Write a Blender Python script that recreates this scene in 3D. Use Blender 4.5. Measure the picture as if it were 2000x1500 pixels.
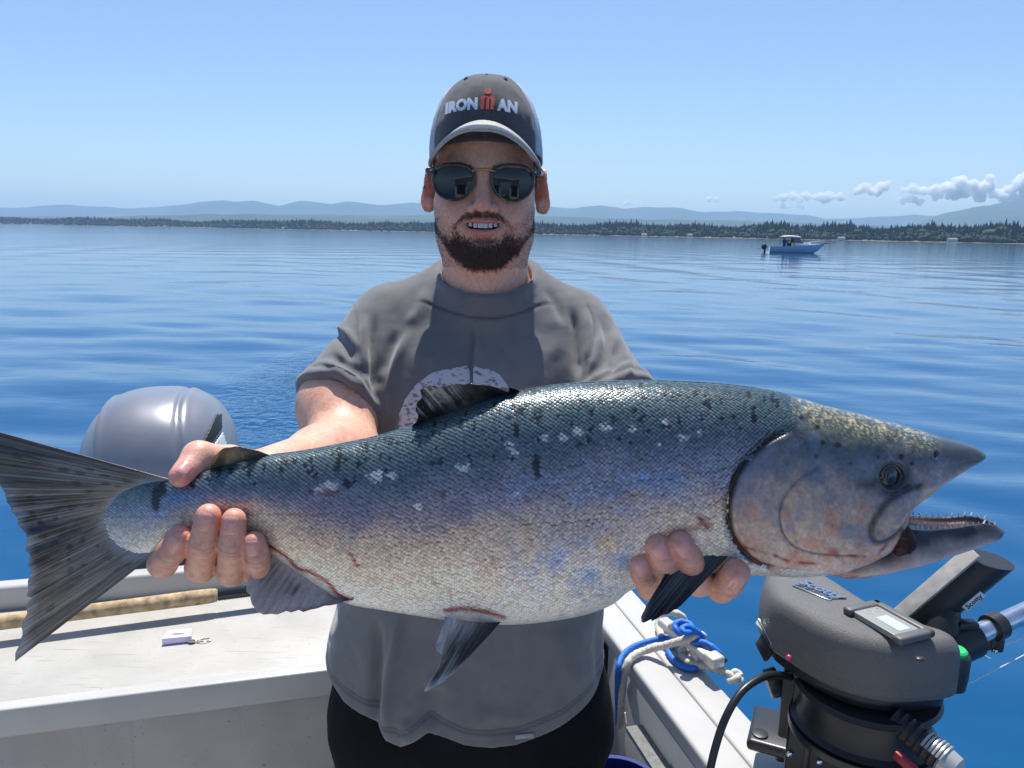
import bpy, bmesh, math, random
import numpy as np
from itertools import product
from mathutils import Vector, Matrix
from mathutils.bvhtree import BVHTree

for _o in list(bpy.data.objects):
    bpy.data.objects.remove(_o)
SC = bpy.context.scene
COL = SC.collection
R = math.radians
random.seed(7)
RNG = np.random.default_rng(11)

# ------------------------------------------------------------------ camera
CAM_Z, PITCH, ROLL, FPX = 1.75, 11.1, 1.09, 1500.0
cam_d = bpy.data.cameras.new('camera')
cam = bpy.data.objects.new('camera', cam_d)
COL.objects.link(cam)
cam_d.sensor_width = 36.0
cam_d.lens = 36.0 * FPX / 2000.0
cam_d.clip_start = 0.02
cam_d.clip_end = 90000.0
CAM_M = Matrix.Translation((0, 0, CAM_Z)) @ Matrix.Rotation(R(90 - PITCH), 4, 'X') @ Matrix.Rotation(R(ROLL), 4, 'Z')
cam.matrix_world = CAM_M
SC.camera = cam

# ------------------------------------------------------------------ sky, sun, exposure
SUN_EL, SUN_AZ = 67.0, 1.0            # degrees; azimuth measured from +Y towards +X
world = bpy.data.worlds.new('World')
SC.world = world
world.use_nodes = True
_nt = world.node_tree
_nt.nodes.clear()
_out = _nt.nodes.new('ShaderNodeOutputWorld')
_bg = _nt.nodes.new('ShaderNodeBackground')
_sky = _nt.nodes.new('ShaderNodeTexSky')
_sky.sky_type = 'NISHITA'
_sky.sun_disc = False
_sky.sun_elevation = R(SUN_EL)
_sky.sun_rotation = R(SUN_AZ)
_sky.altitude = 0.0
_sky.air_density = 1.0
_sky.dust_density = 0.6
_sky.ozone_density = 6.0
_bg.inputs['Strength'].default_value = 0.105
_nt.links.new(_sky.outputs[0], _bg.inputs[0])
_nt.links.new(_bg.outputs[0], _out.inputs[0])

sun_d = bpy.data.lights.new('sun', 'SUN')
sun_d.energy = 4.6
sun_d.angle = R(0.55)
sun_d.color = (1.0, 0.955, 0.89)
sun = bpy.data.objects.new('sun', sun_d)
COL.objects.link(sun)
_sd = Vector((math.sin(R(SUN_AZ)) * math.cos(R(SUN_EL)), math.cos(R(SUN_AZ)) * math.cos(R(SUN_EL)), math.sin(R(SUN_EL))))
sun.rotation_euler = _sd.to_track_quat('Z', 'Y').to_euler()
sun.location = (0, 0, 30)

vs = SC.view_settings
vs.view_transform = 'Standard'
vs.look = 'None'
vs.gamma = 1.0
vs.use_curve_mapping = False
vs.exposure = 0.48
SC.cycles.use_denoising = True
SC.cycles.max_bounces = 12
SC.cycles.diffuse_bounces = 8
SC.cycles.volume_bounces = 8
SC.cycles.transparent_max_bounces = 12
SC.cycles.caustics_reflective = False
SC.cycles.caustics_refractive = False
SC.cycles.sample_clamp_indirect = 6.0

# ------------------------------------------------------------------ helpers
def ray(px, py):
    v = CAM_M.to_3x3() @ Vector(((px - 1000.0) / FPX, -(py - 750.0) / FPX, -1.0))
    return v
def PY(px, py, Y):
    """point of the place seen at a photograph pixel, Y metres in front of the photographer"""
    v = ray(px, py)
    return Vector((0, 0, CAM_Z)) + v * (Y / v.y)
def PZ(px, py, z):
    v = ray(px, py)
    return Vector((0, 0, CAM_Z)) + v * ((z - CAM_Z) / v.z)

def lin(r, g, b):
    f = lambda c: (c / 255.0 / 12.92) if c / 255.0 <= 0.04045 else ((c / 255.0 + 0.055) / 1.055) ** 2.4
    return (f(r), f(g), f(b))
def lina(c):
    c = np.asarray(c, float) / 255.0
    return np.where(c <= 0.04045, c / 12.92, ((c + 0.055) / 1.055) ** 2.4)

def new_mat(name):
    m = bpy.data.materials.new(name)
    m.use_nodes = True
    return m
def pmat(name, col=(0.5, 0.5, 0.5), rough=0.5, metal=0.0, spec=0.5, attr=None, noise=None, bump=None, coat=0.0, sss=0.0, sss_r=(1, .35, .2), sss_s=0.004, ior=None, alpha=None, sheen=0.0):
    """principled material; noise=(scale, amount[, detail]) varies the colour, bump=(scale, strength, dist) adds fine relief"""
    m = new_mat(name)
    nt = m.node_tree
    N, L = nt.nodes, nt.links
    b = N['Principled BSDF']
    b.inputs['Base Color'].default_value = (*col[:3], 1)
    b.inputs['Roughness'].default_value = rough
    b.inputs['Metallic'].default_value = metal
    b.inputs['Specular IOR Level'].default_value = spec
    if ior: b.inputs['IOR'].default_value = ior
    if coat:
        b.inputs['Coat Weight'].default_value = coat
        b.inputs['Coat Roughness'].default_value = 0.08
    if sheen:
        b.inputs['Sheen Weight'].default_value = sheen
        b.inputs['Sheen Roughness'].default_value = 0.5
    if sss:
        b.inputs['Subsurface Weight'].default_value = sss
        b.inputs['Subsurface Radius'].default_value = sss_r
        b.inputs['Subsurface Scale'].default_value = sss_s
    if alpha is not None: b.inputs['Alpha'].default_value = alpha
    csock = None
    tc = N.new('ShaderNodeTexCoord')
    if attr:
        a = N.new('ShaderNodeAttribute'); a.attribute_name = attr
        csock = a.outputs['Color']
        L.new(csock, b.inputs['Base Color'])
    if noise:
        nz = N.new('ShaderNodeTexNoise'); nz.inputs['Scale'].default_value = noise[0]
        nz.inputs['Detail'].default_value = noise[2] if len(noise) > 2 else 5
        L.new(tc.outputs['Object'], nz.inputs['Vector'])
        mr = N.new('ShaderNodeMapRange')
        mr.inputs['From Min'].default_value = 0.25; mr.inputs['From Max'].default_value = 0.75
        mr.inputs['To Min'].default_value = 1 - noise[1]; mr.inputs['To Max'].default_value = 1 + noise[1]
        L.new(nz.outputs['Fac'], mr.inputs['Value'])
        mx = N.new('ShaderNodeVectorMath'); mx.operation = 'SCALE'
        if csock: L.new(csock, mx.inputs[0])
        else: mx.inputs[0].default_value = col[:3]
        L.new(mr.outputs[0], mx.inputs['Scale'])
        L.new(mx.outputs[0], b.inputs['Base Color'])
    if bump:
        nb = N.new('ShaderNodeTexNoise'); nb.inputs['Scale'].default_value = bump[0]; nb.inputs['Detail'].default_value = 4
        L.new(tc.outputs['Object'], nb.inputs['Vector'])
        bp = N.new('ShaderNodeBump'); bp.inputs['Strength'].default_value = bump[1]; bp.inputs['Distance'].default_value = bump[2]
        L.new(nb.outputs['Fac'], bp.inputs['Height'])
        L.new(bp.outputs[0], b.inputs['Normal'])
    return m

def mesh_data(name, V, F, smooth=True):
    me = bpy.data.meshes.new(name)
    me.from_pydata([tuple(map(float, v)) for v in V], [], [tuple(map(int, f)) for f in F])
    if smooth: me.shade_smooth()
    me.update()
    return me
def fast_mesh(name, V, F, smooth=True):
    """V (n,3), F (m,k) all the same k"""
    V = np.ascontiguousarray(V, np.float32); F = np.ascontiguousarray(F, np.int32)
    me = bpy.data.meshes.new(name)
    me.vertices.add(len(V)); me.vertices.foreach_set('co', V.ravel())
    k = F.shape[1]
    me.loops.add(F.size); me.loops.foreach_set('vertex_index', F.ravel())
    me.polygons.add(len(F)); me.polygons.foreach_set('loop_start', np.arange(0, F.size, k, dtype=np.int32))
    me.update(calc_edges=True)
    me.validate()
    if smooth: me.shade_smooth()
    return me
def set_col(me, C, name='col'):
    C = np.asarray(C, np.float32)
    if C.shape[1] == 3: C = np.hstack([C, np.ones((len(C), 1), np.float32)])
    a = me.color_attributes.new(name, 'FLOAT_COLOR', 'POINT')
    a.data.foreach_set('color', C.ravel())
def link(name, me, mat=None, parent=None):
    o = bpy.data.objects.new(name, me)
    COL.objects.link(o)
    if mat is not None:
        for m in (mat if isinstance(mat, (list, tuple)) else [mat]): me.materials.append(m)
    if parent is not None:
        o.parent = parent
    return o
def obj(name, V, F, mat=None, parent=None, smooth=True):
    return link(name, mesh_data(name, V, F, smooth), mat, parent)
def empty(name, loc=(0, 0, 0), rz=0.0):
    o = bpy.data.objects.new(name, None)
    o.empty_display_size = 0.1
    COL.objects.link(o)
    o.location = loc; o.rotation_euler = (0, 0, rz)
    return o
def tag(o, label=None, cat=None, group=None, kind=None):
    if label: o['label'] = label
    if cat: o['category'] = cat
    if group: o['group'] = group
    if kind: o['kind'] = kind
    return o

class MB:
    """collects boxes, tubes, prisms in one bmesh; build() links them as one mesh object"""
    def __init__(s): s.bm = bmesh.new()
    def box(s, c, d, rot=None, bevel=0.0, seg=2):
        t = bmesh.new()
        bmesh.ops.create_cube(t, size=1.0)
        bmesh.ops.scale(t, vec=d, verts=t.verts)
        if bevel > 0:
            bmesh.ops.bevel(t, geom=t.edges[:], offset=bevel, segments=seg, affect='EDGES', profile=0.5)
        if rot is not None: bmesh.ops.transform(t, matrix=rot.to_4x4(), verts=t.verts)
        bmesh.ops.translate(t, vec=c, verts=t.verts)
        return s.add(t)
    def add(s, t):
        me = bpy.data.meshes.new('tmp'); t.to_mesh(me); t.free()
        s.bm.from_mesh(me); bpy.data.meshes.remove(me)
        return s
    def tube(s, pts, r, n=10, cap=True):
        pts = [Vector(p) for p in pts]
        rs = r if isinstance(r, (list, tuple)) else [r] * len(pts)
        rings = []
        up = None
        for i, p in enumerate(pts):
            d = (pts[min(i + 1, len(pts) - 1)] - pts[max(i - 1, 0)]).normalized()
            if up is None:
                up = d.orthogonal().normalized()
            else:
                up = (up - d * up.dot(d))
                up = up.normalized() if up.length > 1e-6 else d.orthogonal().normalized()
            sd = d.cross(up)
            rings.append([s.bm.verts.new(p + (up * math.cos(2 * math.pi * k / n) + sd * math.sin(2 * math.pi * k / n)) * rs[i]) for k in range(n)])
        for a, b in zip(rings, rings[1:]):
            for k in range(n): s.bm.faces.new((a[k], a[(k + 1) % n], b[(k + 1) % n], b[k]))
        if cap:
            s.bm.faces.new(rings[0][::-1]); s.bm.faces.new(rings[-1])
        return s
    def prism(s, poly, z0, z1, bevel=0.0, seg=3, M=None, bevel_top_only=False):
        """poly: list of (x, y); extruded z0..z1"""
        t = bmesh.new()
        lo = [t.verts.new((x, y, z0)) for x, y in poly]; hi = [t.verts.new((x, y, z1)) for x, y in poly]
        n = len(poly)
        for k in range(n): t.faces.new((lo[k], lo[(k + 1) % n], hi[(k + 1) % n], hi[k]))
        t.faces.new(lo[::-1]); ft = t.faces.new(hi)
        bmesh.ops.recalc_face_normals(t, faces=t.faces)
        if bevel > 0:
            es = list(ft.edges) if bevel_top_only else [e for f in (t.faces[n], ft) if True for e in f.edges] if False else list(ft.edges) + ([] if bevel_top_only else [e for e in t.edges if all(v.co.z < (z0 + z1) / 2 for v in e.verts)])
            bmesh.ops.bevel(t, geom=es, offset=bevel, segments=seg, affect='EDGES', profile=0.5)
        if M is not None: bmesh.ops.transform(t, matrix=M, verts=t.verts)
        return s.add(t)
    def ball(s, c, r, sub=2, sc=(1, 1, 1)):
        t = bmesh.new()
        bmesh.ops.create_icosphere(t, subdivisions=sub, radius=r)
        bmesh.ops.scale(t, vec=sc, verts=t.verts)
        bmesh.ops.translate(t, vec=c, verts=t.verts)
        return s.add(t)
    def lathe(s, prof, n=24, M=None):
        """prof: list of (r, z)"""
        t = bmesh.new()
        rings = [[t.verts.new((r * math.cos(2 * math.pi * k / n), r * math.sin(2 * math.pi * k / n), z)) for k in range(n)] for r, z in prof]
        for a, b in zip(rings, rings[1:]):
            for k in range(n): t.faces.new((a[k], a[(k + 1) % n], b[(k + 1) % n], b[k]))
        t.faces.new(rings[0][::-1]); t.faces.new(rings[-1])
        if M is not None: bmesh.ops.transform(t, matrix=M, verts=t.verts)
        return s.add(t)
    def build(s, name, mat, parent=None, smooth=True, angle=35):
        bmesh.ops.recalc_face_normals(s.bm, faces=s.bm.faces)
        me = bpy.data.meshes.new(name); s.bm.to_mesh(me); s.bm.free()
        if smooth:
            me.shade_smooth()
            try: me.set_sharp_from_angle(angle=R(angle))
            except Exception: pass
        return link(name, me, mat, parent)

# ---- vectorised noise
def _hash(ix, iy, iz, seed):
    h = (ix.astype(np.int64) * 374761393 + iy.astype(np.int64) * 668265263 + iz.astype(np.int64) * 2147483647 + seed * 1274126177) & 0xffffffff
    h = ((h ^ (h >> 13)) * 1274126177) & 0xffffffff
    return ((h ^ (h >> 16)) & 0xffff) / 32767.5 - 1.0
def vnoise(P, scale=1.0, seed=0):
    P = np.asarray(P, float) * scale
    i = np.floor(P); f = P - i; u = f * f * f * (f * (f * 6 - 15) + 10)
    r = 0.0
    for a, b, c in product((0, 1), repeat=3):
        w = (u[:, 0] if a else 1 - u[:, 0]) * (u[:, 1] if b else 1 - u[:, 1]) * (u[:, 2] if c else 1 - u[:, 2])
        r = r + w * _hash(i[:, 0] + a, i[:, 1] + b, i[:, 2] + c, seed)
    return r
def fbm(P, scale=1.0, octv=4, seed=0, gain=0.5):
    a, s, r = 1.0, scale, 0.0
    for k in range(octv):
        r = r + a * vnoise(P, s, seed + k * 17); a *= gain; s *= 2.03
    return r
def sstep(a, b, x):
    t = np.clip((x - a) / (b - a), 0, 1)
    return t * t * (3 - 2 * t)

# ---- signed distance modelling
def surface_nets(F, o, h):
    S = F < 0
    nx, ny, nz = F.shape
    c = np.zeros((nx - 1, ny - 1, nz - 1), np.uint8)
    for i, j, k in product((0, 1), repeat=3): c += S[i:nx - 1 + i, j:ny - 1 + j, k:nz - 1 + k]
    act = (c > 0) & (c < 8)
    I = np.argwhere(act)
    idx = np.full(act.shape, -1, np.int64); idx[act] = np.arange(len(I))
    acc = np.zeros((len(I), 3)); cnt = np.zeros(len(I))
    cs = list(product((0, 1), repeat=3))
    for a in cs:
        for ax in range(3):
            if a[ax]: continue
            b = list(a); b[ax] = 1
            fa = F[I[:, 0] + a[0], I[:, 1] + a[1], I[:, 2] + a[2]]; fb = F[I[:, 0] + b[0], I[:, 1] + b[1], I[:, 2] + b[2]]
            m = (fa < 0) != (fb < 0)
            t = fa[m] / (fa[m] - fb[m])
            p = np.array(a, float)[None, :].repeat(m.sum(), 0); p[:, ax] += t
            acc[m] += p; cnt[m] += 1
    V = np.asarray(o) + h * (I + acc / cnt[:, None])
    Q = []
    for ax in range(3):
        sl0 = [slice(1, -1)] * 3; sl1 = [slice(1, -1)] * 3
        sl0[ax] = slice(0, -1); sl1[ax] = slice(1, None)
        s0 = S[tuple(sl0)]; s1 = S[tuple(sl1)]
        E = np.argwhere(s0 != s1)
        flip = s0[s0 != s1]
        off = np.ones(3, int); off[ax] = 0
        E = E + off
        b, c2 = (ax + 1) % 3, (ax + 2) % 3
        q = []
        for db, dc in ((-1, -1), (0, -1), (0, 0), (-1, 0)):
            e = E.copy(); e[:, b] += db; e[:, c2] += dc
            q.append(idx[e[:, 0], e[:, 1], e[:, 2]])
        q = np.stack(q, 1)
        q[~flip] = q[~flip][:, ::-1]
        Q.append(q)
    Q = np.vstack(Q)
    Q = Q[(Q >= 0).all(1)]
    return V, Q
def mesh_sdf(fn, lo, hi, h, band=1.9):
    """fn(P (n,3)) -> (n,) ; sparse evaluation near the surface"""
    lo = np.asarray(lo, float); hi = np.asarray(hi, float)
    K = 4
    n = np.ceil((hi - lo) / (h * K)).astype(int) + 1
    g = [lo[i] + np.arange(n[i]) * h * K for i in range(3)]
    G = np.stack(np.meshgrid(*g, indexing='ij'), -1).reshape(-1, 3)
    Fc = fn(G).reshape(n)
    F = Fc.repeat(K, 0).repeat(K, 1).repeat(K, 2)
    near = (np.abs(Fc) < band * h * K)
    NB = np.argwhere(near)
    offs = np.array(list(product(range(K), repeat=3)))
    for s in range(0, len(NB), 20000):
        nb = NB[s:s + 20000]
        I = (nb[:, None, :] * K + offs[None]).reshape(-1, 3)
        F[I[:, 0], I[:, 1], I[:, 2]] = fn(lo + I * h)
    F = F.astype(np.float64)
    F[F == 0] = 1e-9
    return surface_nets(F, lo, h)
def smin(a, b, k):
    d = np.clip(k - np.abs(a - b), 0, None) / k
    return np.minimum(a, b) - d * d * k * 0.25
def smax(a, b, k): return -smin(-a, -b, k)
def d_ell(P, c, r, Rm=None):
    q = P - np.asarray(c)
    if Rm is not None: q = q @ np.asarray(Rm)
    r = np.asarray(r, float)
    k0 = np.linalg.norm(q / r, axis=1); k1 = np.linalg.norm(q / (r * r), axis=1)
    return k0 * (k0 - 1.0) / np.maximum(k1, 1e-9)
def d_cone(P, a, b, ra, rb):
    """round cone"""
    a = np.asarray(a, float); b = np.asarray(b, float)
    ab = b - a; l2 = ab @ ab
    t = np.clip(((P - a) @ ab) / l2, 0, 1)
    return np.linalg.norm(P - a - t[:, None] * ab, axis=1) - (ra + (rb - ra) * t)
def d_chain(P, pts, rs, k=0.004):
    d = None
    for i in range(len(pts) - 1):
        e = d_cone(P, pts[i], pts[i + 1], rs[i], rs[i + 1])
        d = e if d is None else smin(d, e, k)
    return d
def rotm(ax, deg): return np.array(Matrix.Rotation(R(deg), 3, ax))
def relax(V, Q, it=2, lam=0.5):
    """light smoothing of a quad mesh"""
    n = len(V)
    e = np.vstack([Q[:, [0, 1]], Q[:, [1, 2]], Q[:, [2, 3]], Q[:, [3, 0]]])
    cnt = np.bincount(e[:, 0], minlength=n) + np.bincount(e[:, 1], minlength=n)
    for _ in range(it):
        A = np.stack([np.bincount(e[:, 0], V[e[:, 1], i], n) + np.bincount(e[:, 1], V[e[:, 0], i], n) for i in range(3)], 1) / np.maximum(cnt, 1)[:, None]
        V = V + lam * (A - V)
    return V
def vnormals(V, Q):
    fn = np.cross(V[Q[:, 2]] - V[Q[:, 0]], V[Q[:, 3 % Q.shape[1]]] - V[Q[:, 1]])
    N = np.stack([sum(np.bincount(Q[:, k], fn[:, i], len(V)) for k in range(Q.shape[1])) for i in range(3)], 1)
    return N / np.maximum(np.linalg.norm(N, axis=1), 1e-12)[:, None]
def seg_dist(X, Y, poly):
    """distance of points to a polyline in 2-D, and the parameter along it (0..1)"""
    poly = np.asarray(poly, float)
    L = np.linalg.norm(np.diff(poly, axis=0), axis=1); cum = np.concatenate([[0], np.cumsum(L)])
    best = np.full(X.shape, 1e9); par = np.zeros(X.shape); sgn = np.zeros(X.shape)
    for i in range(len(poly) - 1):
        a, b = poly[i], poly[i + 1]
        ab = b - a
        t = np.clip(((X - a[0]) * ab[0] + (Y - a[1]) * ab[1]) / (ab @ ab), 0, 1)
        d = np.hypot(X - a[0] - t * ab[0], Y - a[1] - t * ab[1])
        m = d < best
        best = np.where(m, d, best); par = np.where(m, (cum[i] + t * L[i]) / cum[-1], par)
        sgn = np.where(m, np.sign((X - a[0]) * ab[1] - (Y - a[1]) * ab[0]), sgn)
    return best, par, sgn
def in_poly(X, Y, poly):
    poly = np.asarray(poly, float); r = np.zeros(X.shape, bool); n = len(poly)
    for i in range(n):
        (x0, y0), (x1, y1) = poly[i], poly[(i + 1) % n]
        c = ((y0 > Y) != (y1 > Y)) & (X < (x1 - x0) * (Y - y0) / (y1 - y0 + 1e-12) + x0)
        r ^= c
    return r
def crom(pts, n=8, closed=False):
    """Catmull-Rom through points (tuples of any dimension)"""
    P = [np.asarray(p, float) for p in pts]
    m = len(P); out = []
    for i in range(m if closed else m - 1):
        p0 = P[(i - 1) % m] if closed or i > 0 else P[0]
        p1, p2 = P[i], P[(i + 1) % m]
        p3 = P[(i + 2) % m] if closed or i + 2 < m else P[-1]
        for k in range(n):
            t = k / n
            out.append(0.5 * ((2 * p1) + (p2 - p0) * t + (2 * p0 - 5 * p1 + 4 * p2 - p3) * t * t + (3 * p1 - p0 - 3 * p2 + p3) * t ** 3))
    if not closed: out.append(P[-1])
    return np.array(out)
def text_mesh(body, size=1.0, extrude=0.0, offset=0.0, shear=0.0, space=1.0, res=3):
    cu = bpy.data.curves.new('lettering', 'FONT')
    cu.body = body; cu.size = size; cu.extrude = extrude; cu.offset = offset; cu.shear = shear; cu.space_character = space
    cu.align_x = 'CENTER'; cu.align_y = 'CENTER'; cu.resolution_u = res
    o = bpy.data.objects.new('lettering', cu)
    COL.objects.link(o)
    dg = bpy.context.evaluated_depsgraph_get()
    me = bpy.data.meshes.new_from_object(o.evaluated_get(dg))
    bpy.data.objects.remove(o); bpy.data.curves.remove(cu)
    me.materials.clear()
    return me

def px_of(P):
    """photograph pixel of world points (used to lay folds and prints on the cloth)"""
    Mi = np.array(CAM_M.inverted())
    q = np.asarray(P) @ Mi[:3, :3].T + Mi[:3, 3]
    return 1000 + FPX * q[:, 0] / -q[:, 2], 750 - FPX * q[:, 1] / -q[:, 2]

# ================================================================== SETTING: water, shore, forest, hills, clouds, haze
def build_water():
    fr = np.concatenate([np.linspace(-50, 50, 620), np.linspace(50, 310, 90)[1:-1]])
    rr = np.exp(np.linspace(math.log(0.8), math.log(21000), 620))
    th, r = np.meshgrid(np.radians(fr), rr)
    X = r * np.sin(th); Y = r * np.cos(th)
    Z = np.zeros_like(X)
    dr = r * (math.log(21000 / 0.8) / 620)
    rng = np.random.default_rng(5)
    for lam, amp, a0, sp, n in ((6.0, .016, 200, 35, 5), (2.6, .010, 195, 40, 7), (1.25, .0062, 215, 35, 9), (0.62, .0030, 220, 45, 10), (0.31, .0011, 210, 60, 9)):
        for _ in range(n):
            l = lam * rng.uniform(.72, 1.35); a = math.radians(a0 + rng.normal() * sp); ph = rng.uniform(0, 6.28)
            k = 2 * math.pi / l
            A = amp * rng.uniform(.5, 1.1) * 1.3 / math.sqrt(n) * 1.6
            fade = np.clip((l / np.maximum(dr, 1e-6) - 2.5) / 4.0, 0, 1)
            q = k * (X * math.sin(a) + Y * math.cos(a)) + ph
            # slow changes of strength across the sea, so that calm slicks lie between ruffled patches
            env = 0.75 + 0.5 * np.sin(0.11 * X + 0.05 * Y + ph * 2) * np.sin(0.07 * Y - 0.04 * X + ph)
            Z += A * fade * env * (np.sin(q) + 0.22 * np.sin(2 * q + 1.57))
    Z *= sstep(0.8, 3.0, r) * 0.9 + .1
    nr, nc = X.shape
    V = np.stack([X, Y, Z], -1).reshape(-1, 3)
    I = np.arange(nr * nc).reshape(nr, nc)
    J = np.roll(I, -1, 1)
    F = np.stack([I[:-1], J[:-1], J[1:], I[1:]], -1).reshape(-1, 4)[:, ::-1]
    # centre cap
    V = np.vstack([V, [[0, 0, 0]]])
    me = fast_mesh('sea', V, F)
    if me.polygons[10].normal.z < 0: me.flip_normals()
    m = new_mat('sea_water'); nt = m.node_tree; N, L = nt.nodes, nt.links
    b = N['Principled BSDF']
    b.inputs['Base Color'].default_value = (0.006, 0.072, 0.185, 1)
    b.inputs['Roughness'].default_value = 0.06
    b.inputs['IOR'].default_value = 1.333
    g = N.new('ShaderNodeNewGeometry')
    mp = N.new('ShaderNodeMapping'); mp.inputs['Scale'].default_value = (0.55, 1.5, 1)
    mp.inputs['Rotation'].default_value = (0, 0, R(18))
    L.new(g.outputs['Position'], mp.inputs['Vector'])
    n1 = N.new('ShaderNodeTexNoise'); n1.inputs['Scale'].default_value = 2.6; n1.inputs['Detail'].default_value = 4; n1.inputs['Roughness'].default_value = .5
    n2 = N.new('ShaderNodeTexNoise'); n2.inputs['Scale'].default_value = 0.16; n2.inputs['Detail'].default_value = 3
    L.new(mp.outputs[0], n1.inputs['Vector']); L.new(mp.outputs[0], n2.inputs['Vector'])
    b1 = N.new('ShaderNodeBump'); b1.inputs['Strength'].default_value = 0.12; b1.inputs['Distance'].default_value = 0.05
    b2 = N.new('ShaderNodeBump'); b2.inputs['Strength'].default_value = 0.05; b2.inputs['Distance'].default_value = 0.35
    L.new(n1.outputs['Fac'], b1.inputs['Height']); L.new(n2.outputs['Fac'], b2.inputs['Height'])
    L.new(b1.outputs[0], b2.inputs['Normal'])
    # choppy little wash trailing from the outboard, where the sun glints
    sx = N.new('ShaderNodeSeparateXYZ'); L.new(g.outputs['Position'], sx.inputs[0])
    def mth(op, a, c):
        n = N.new('ShaderNodeMath'); n.operation = op
        for i_, q_ in enumerate((a, c)):
            if q_ is None: continue
            if hasattr(q_, 'links'): L.new(q_, n.inputs[i_])
            else: n.inputs[i_].default_value = q_
        return n.outputs[0]
    dx = mth('DIVIDE', mth('ADD', mth('ADD', sx.outputs[0], 2.15), mth('MULTIPLY', mth('SUBTRACT', sx.outputs[1], 8.0), .10)), 1.15)
    dy = mth('DIVIDE', mth('SUBTRACT', sx.outputs[1], 8.0), 4.2)
    rr_ = mth('ADD', mth('MULTIPLY', dx, dx), mth('MULTIPLY', dy, dy))
    mk = mth('MAXIMUM', mth('SUBTRACT', 1.0, rr_), 0.0)
    n4 = N.new('ShaderNodeTexNoise'); n4.inputs['Scale'].default_value = 9.0; n4.inputs['Detail'].default_value = 2.0
    L.new(g.outputs['Position'], n4.inputs['Vector'])
    b3 = N.new('ShaderNodeBump'); b3.inputs['Distance'].default_value = .09; b3.inputs['Strength'].default_value = .55
    L.new(mth('MULTIPLY', n4.outputs['Fac'], mk), b3.inputs['Height'])
    L.new(b2.outputs[0], b3.inputs['Normal']); L.new(b3.outputs[0], b.inputs['Normal'])
    o = link('sea', me, m)
    tag(o, 'calm blue rippled sea water reaching the far shore', kind='structure')
build_water()

def shore_D(px):
    """distance of the far shore along the photograph's horizon"""
    return np.interp(px, [-2600, -900, 0, 500, 840, 1050, 1500, 2000, 2900, 4600], [5200, 4200, 3600, 3000, 2500, 2150, 1650, 1250, 1000, 800])
def az_pt(px, D):
    a = (np.asarray(px, float) - 1000.0) / FPX
    return a * D, D

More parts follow.
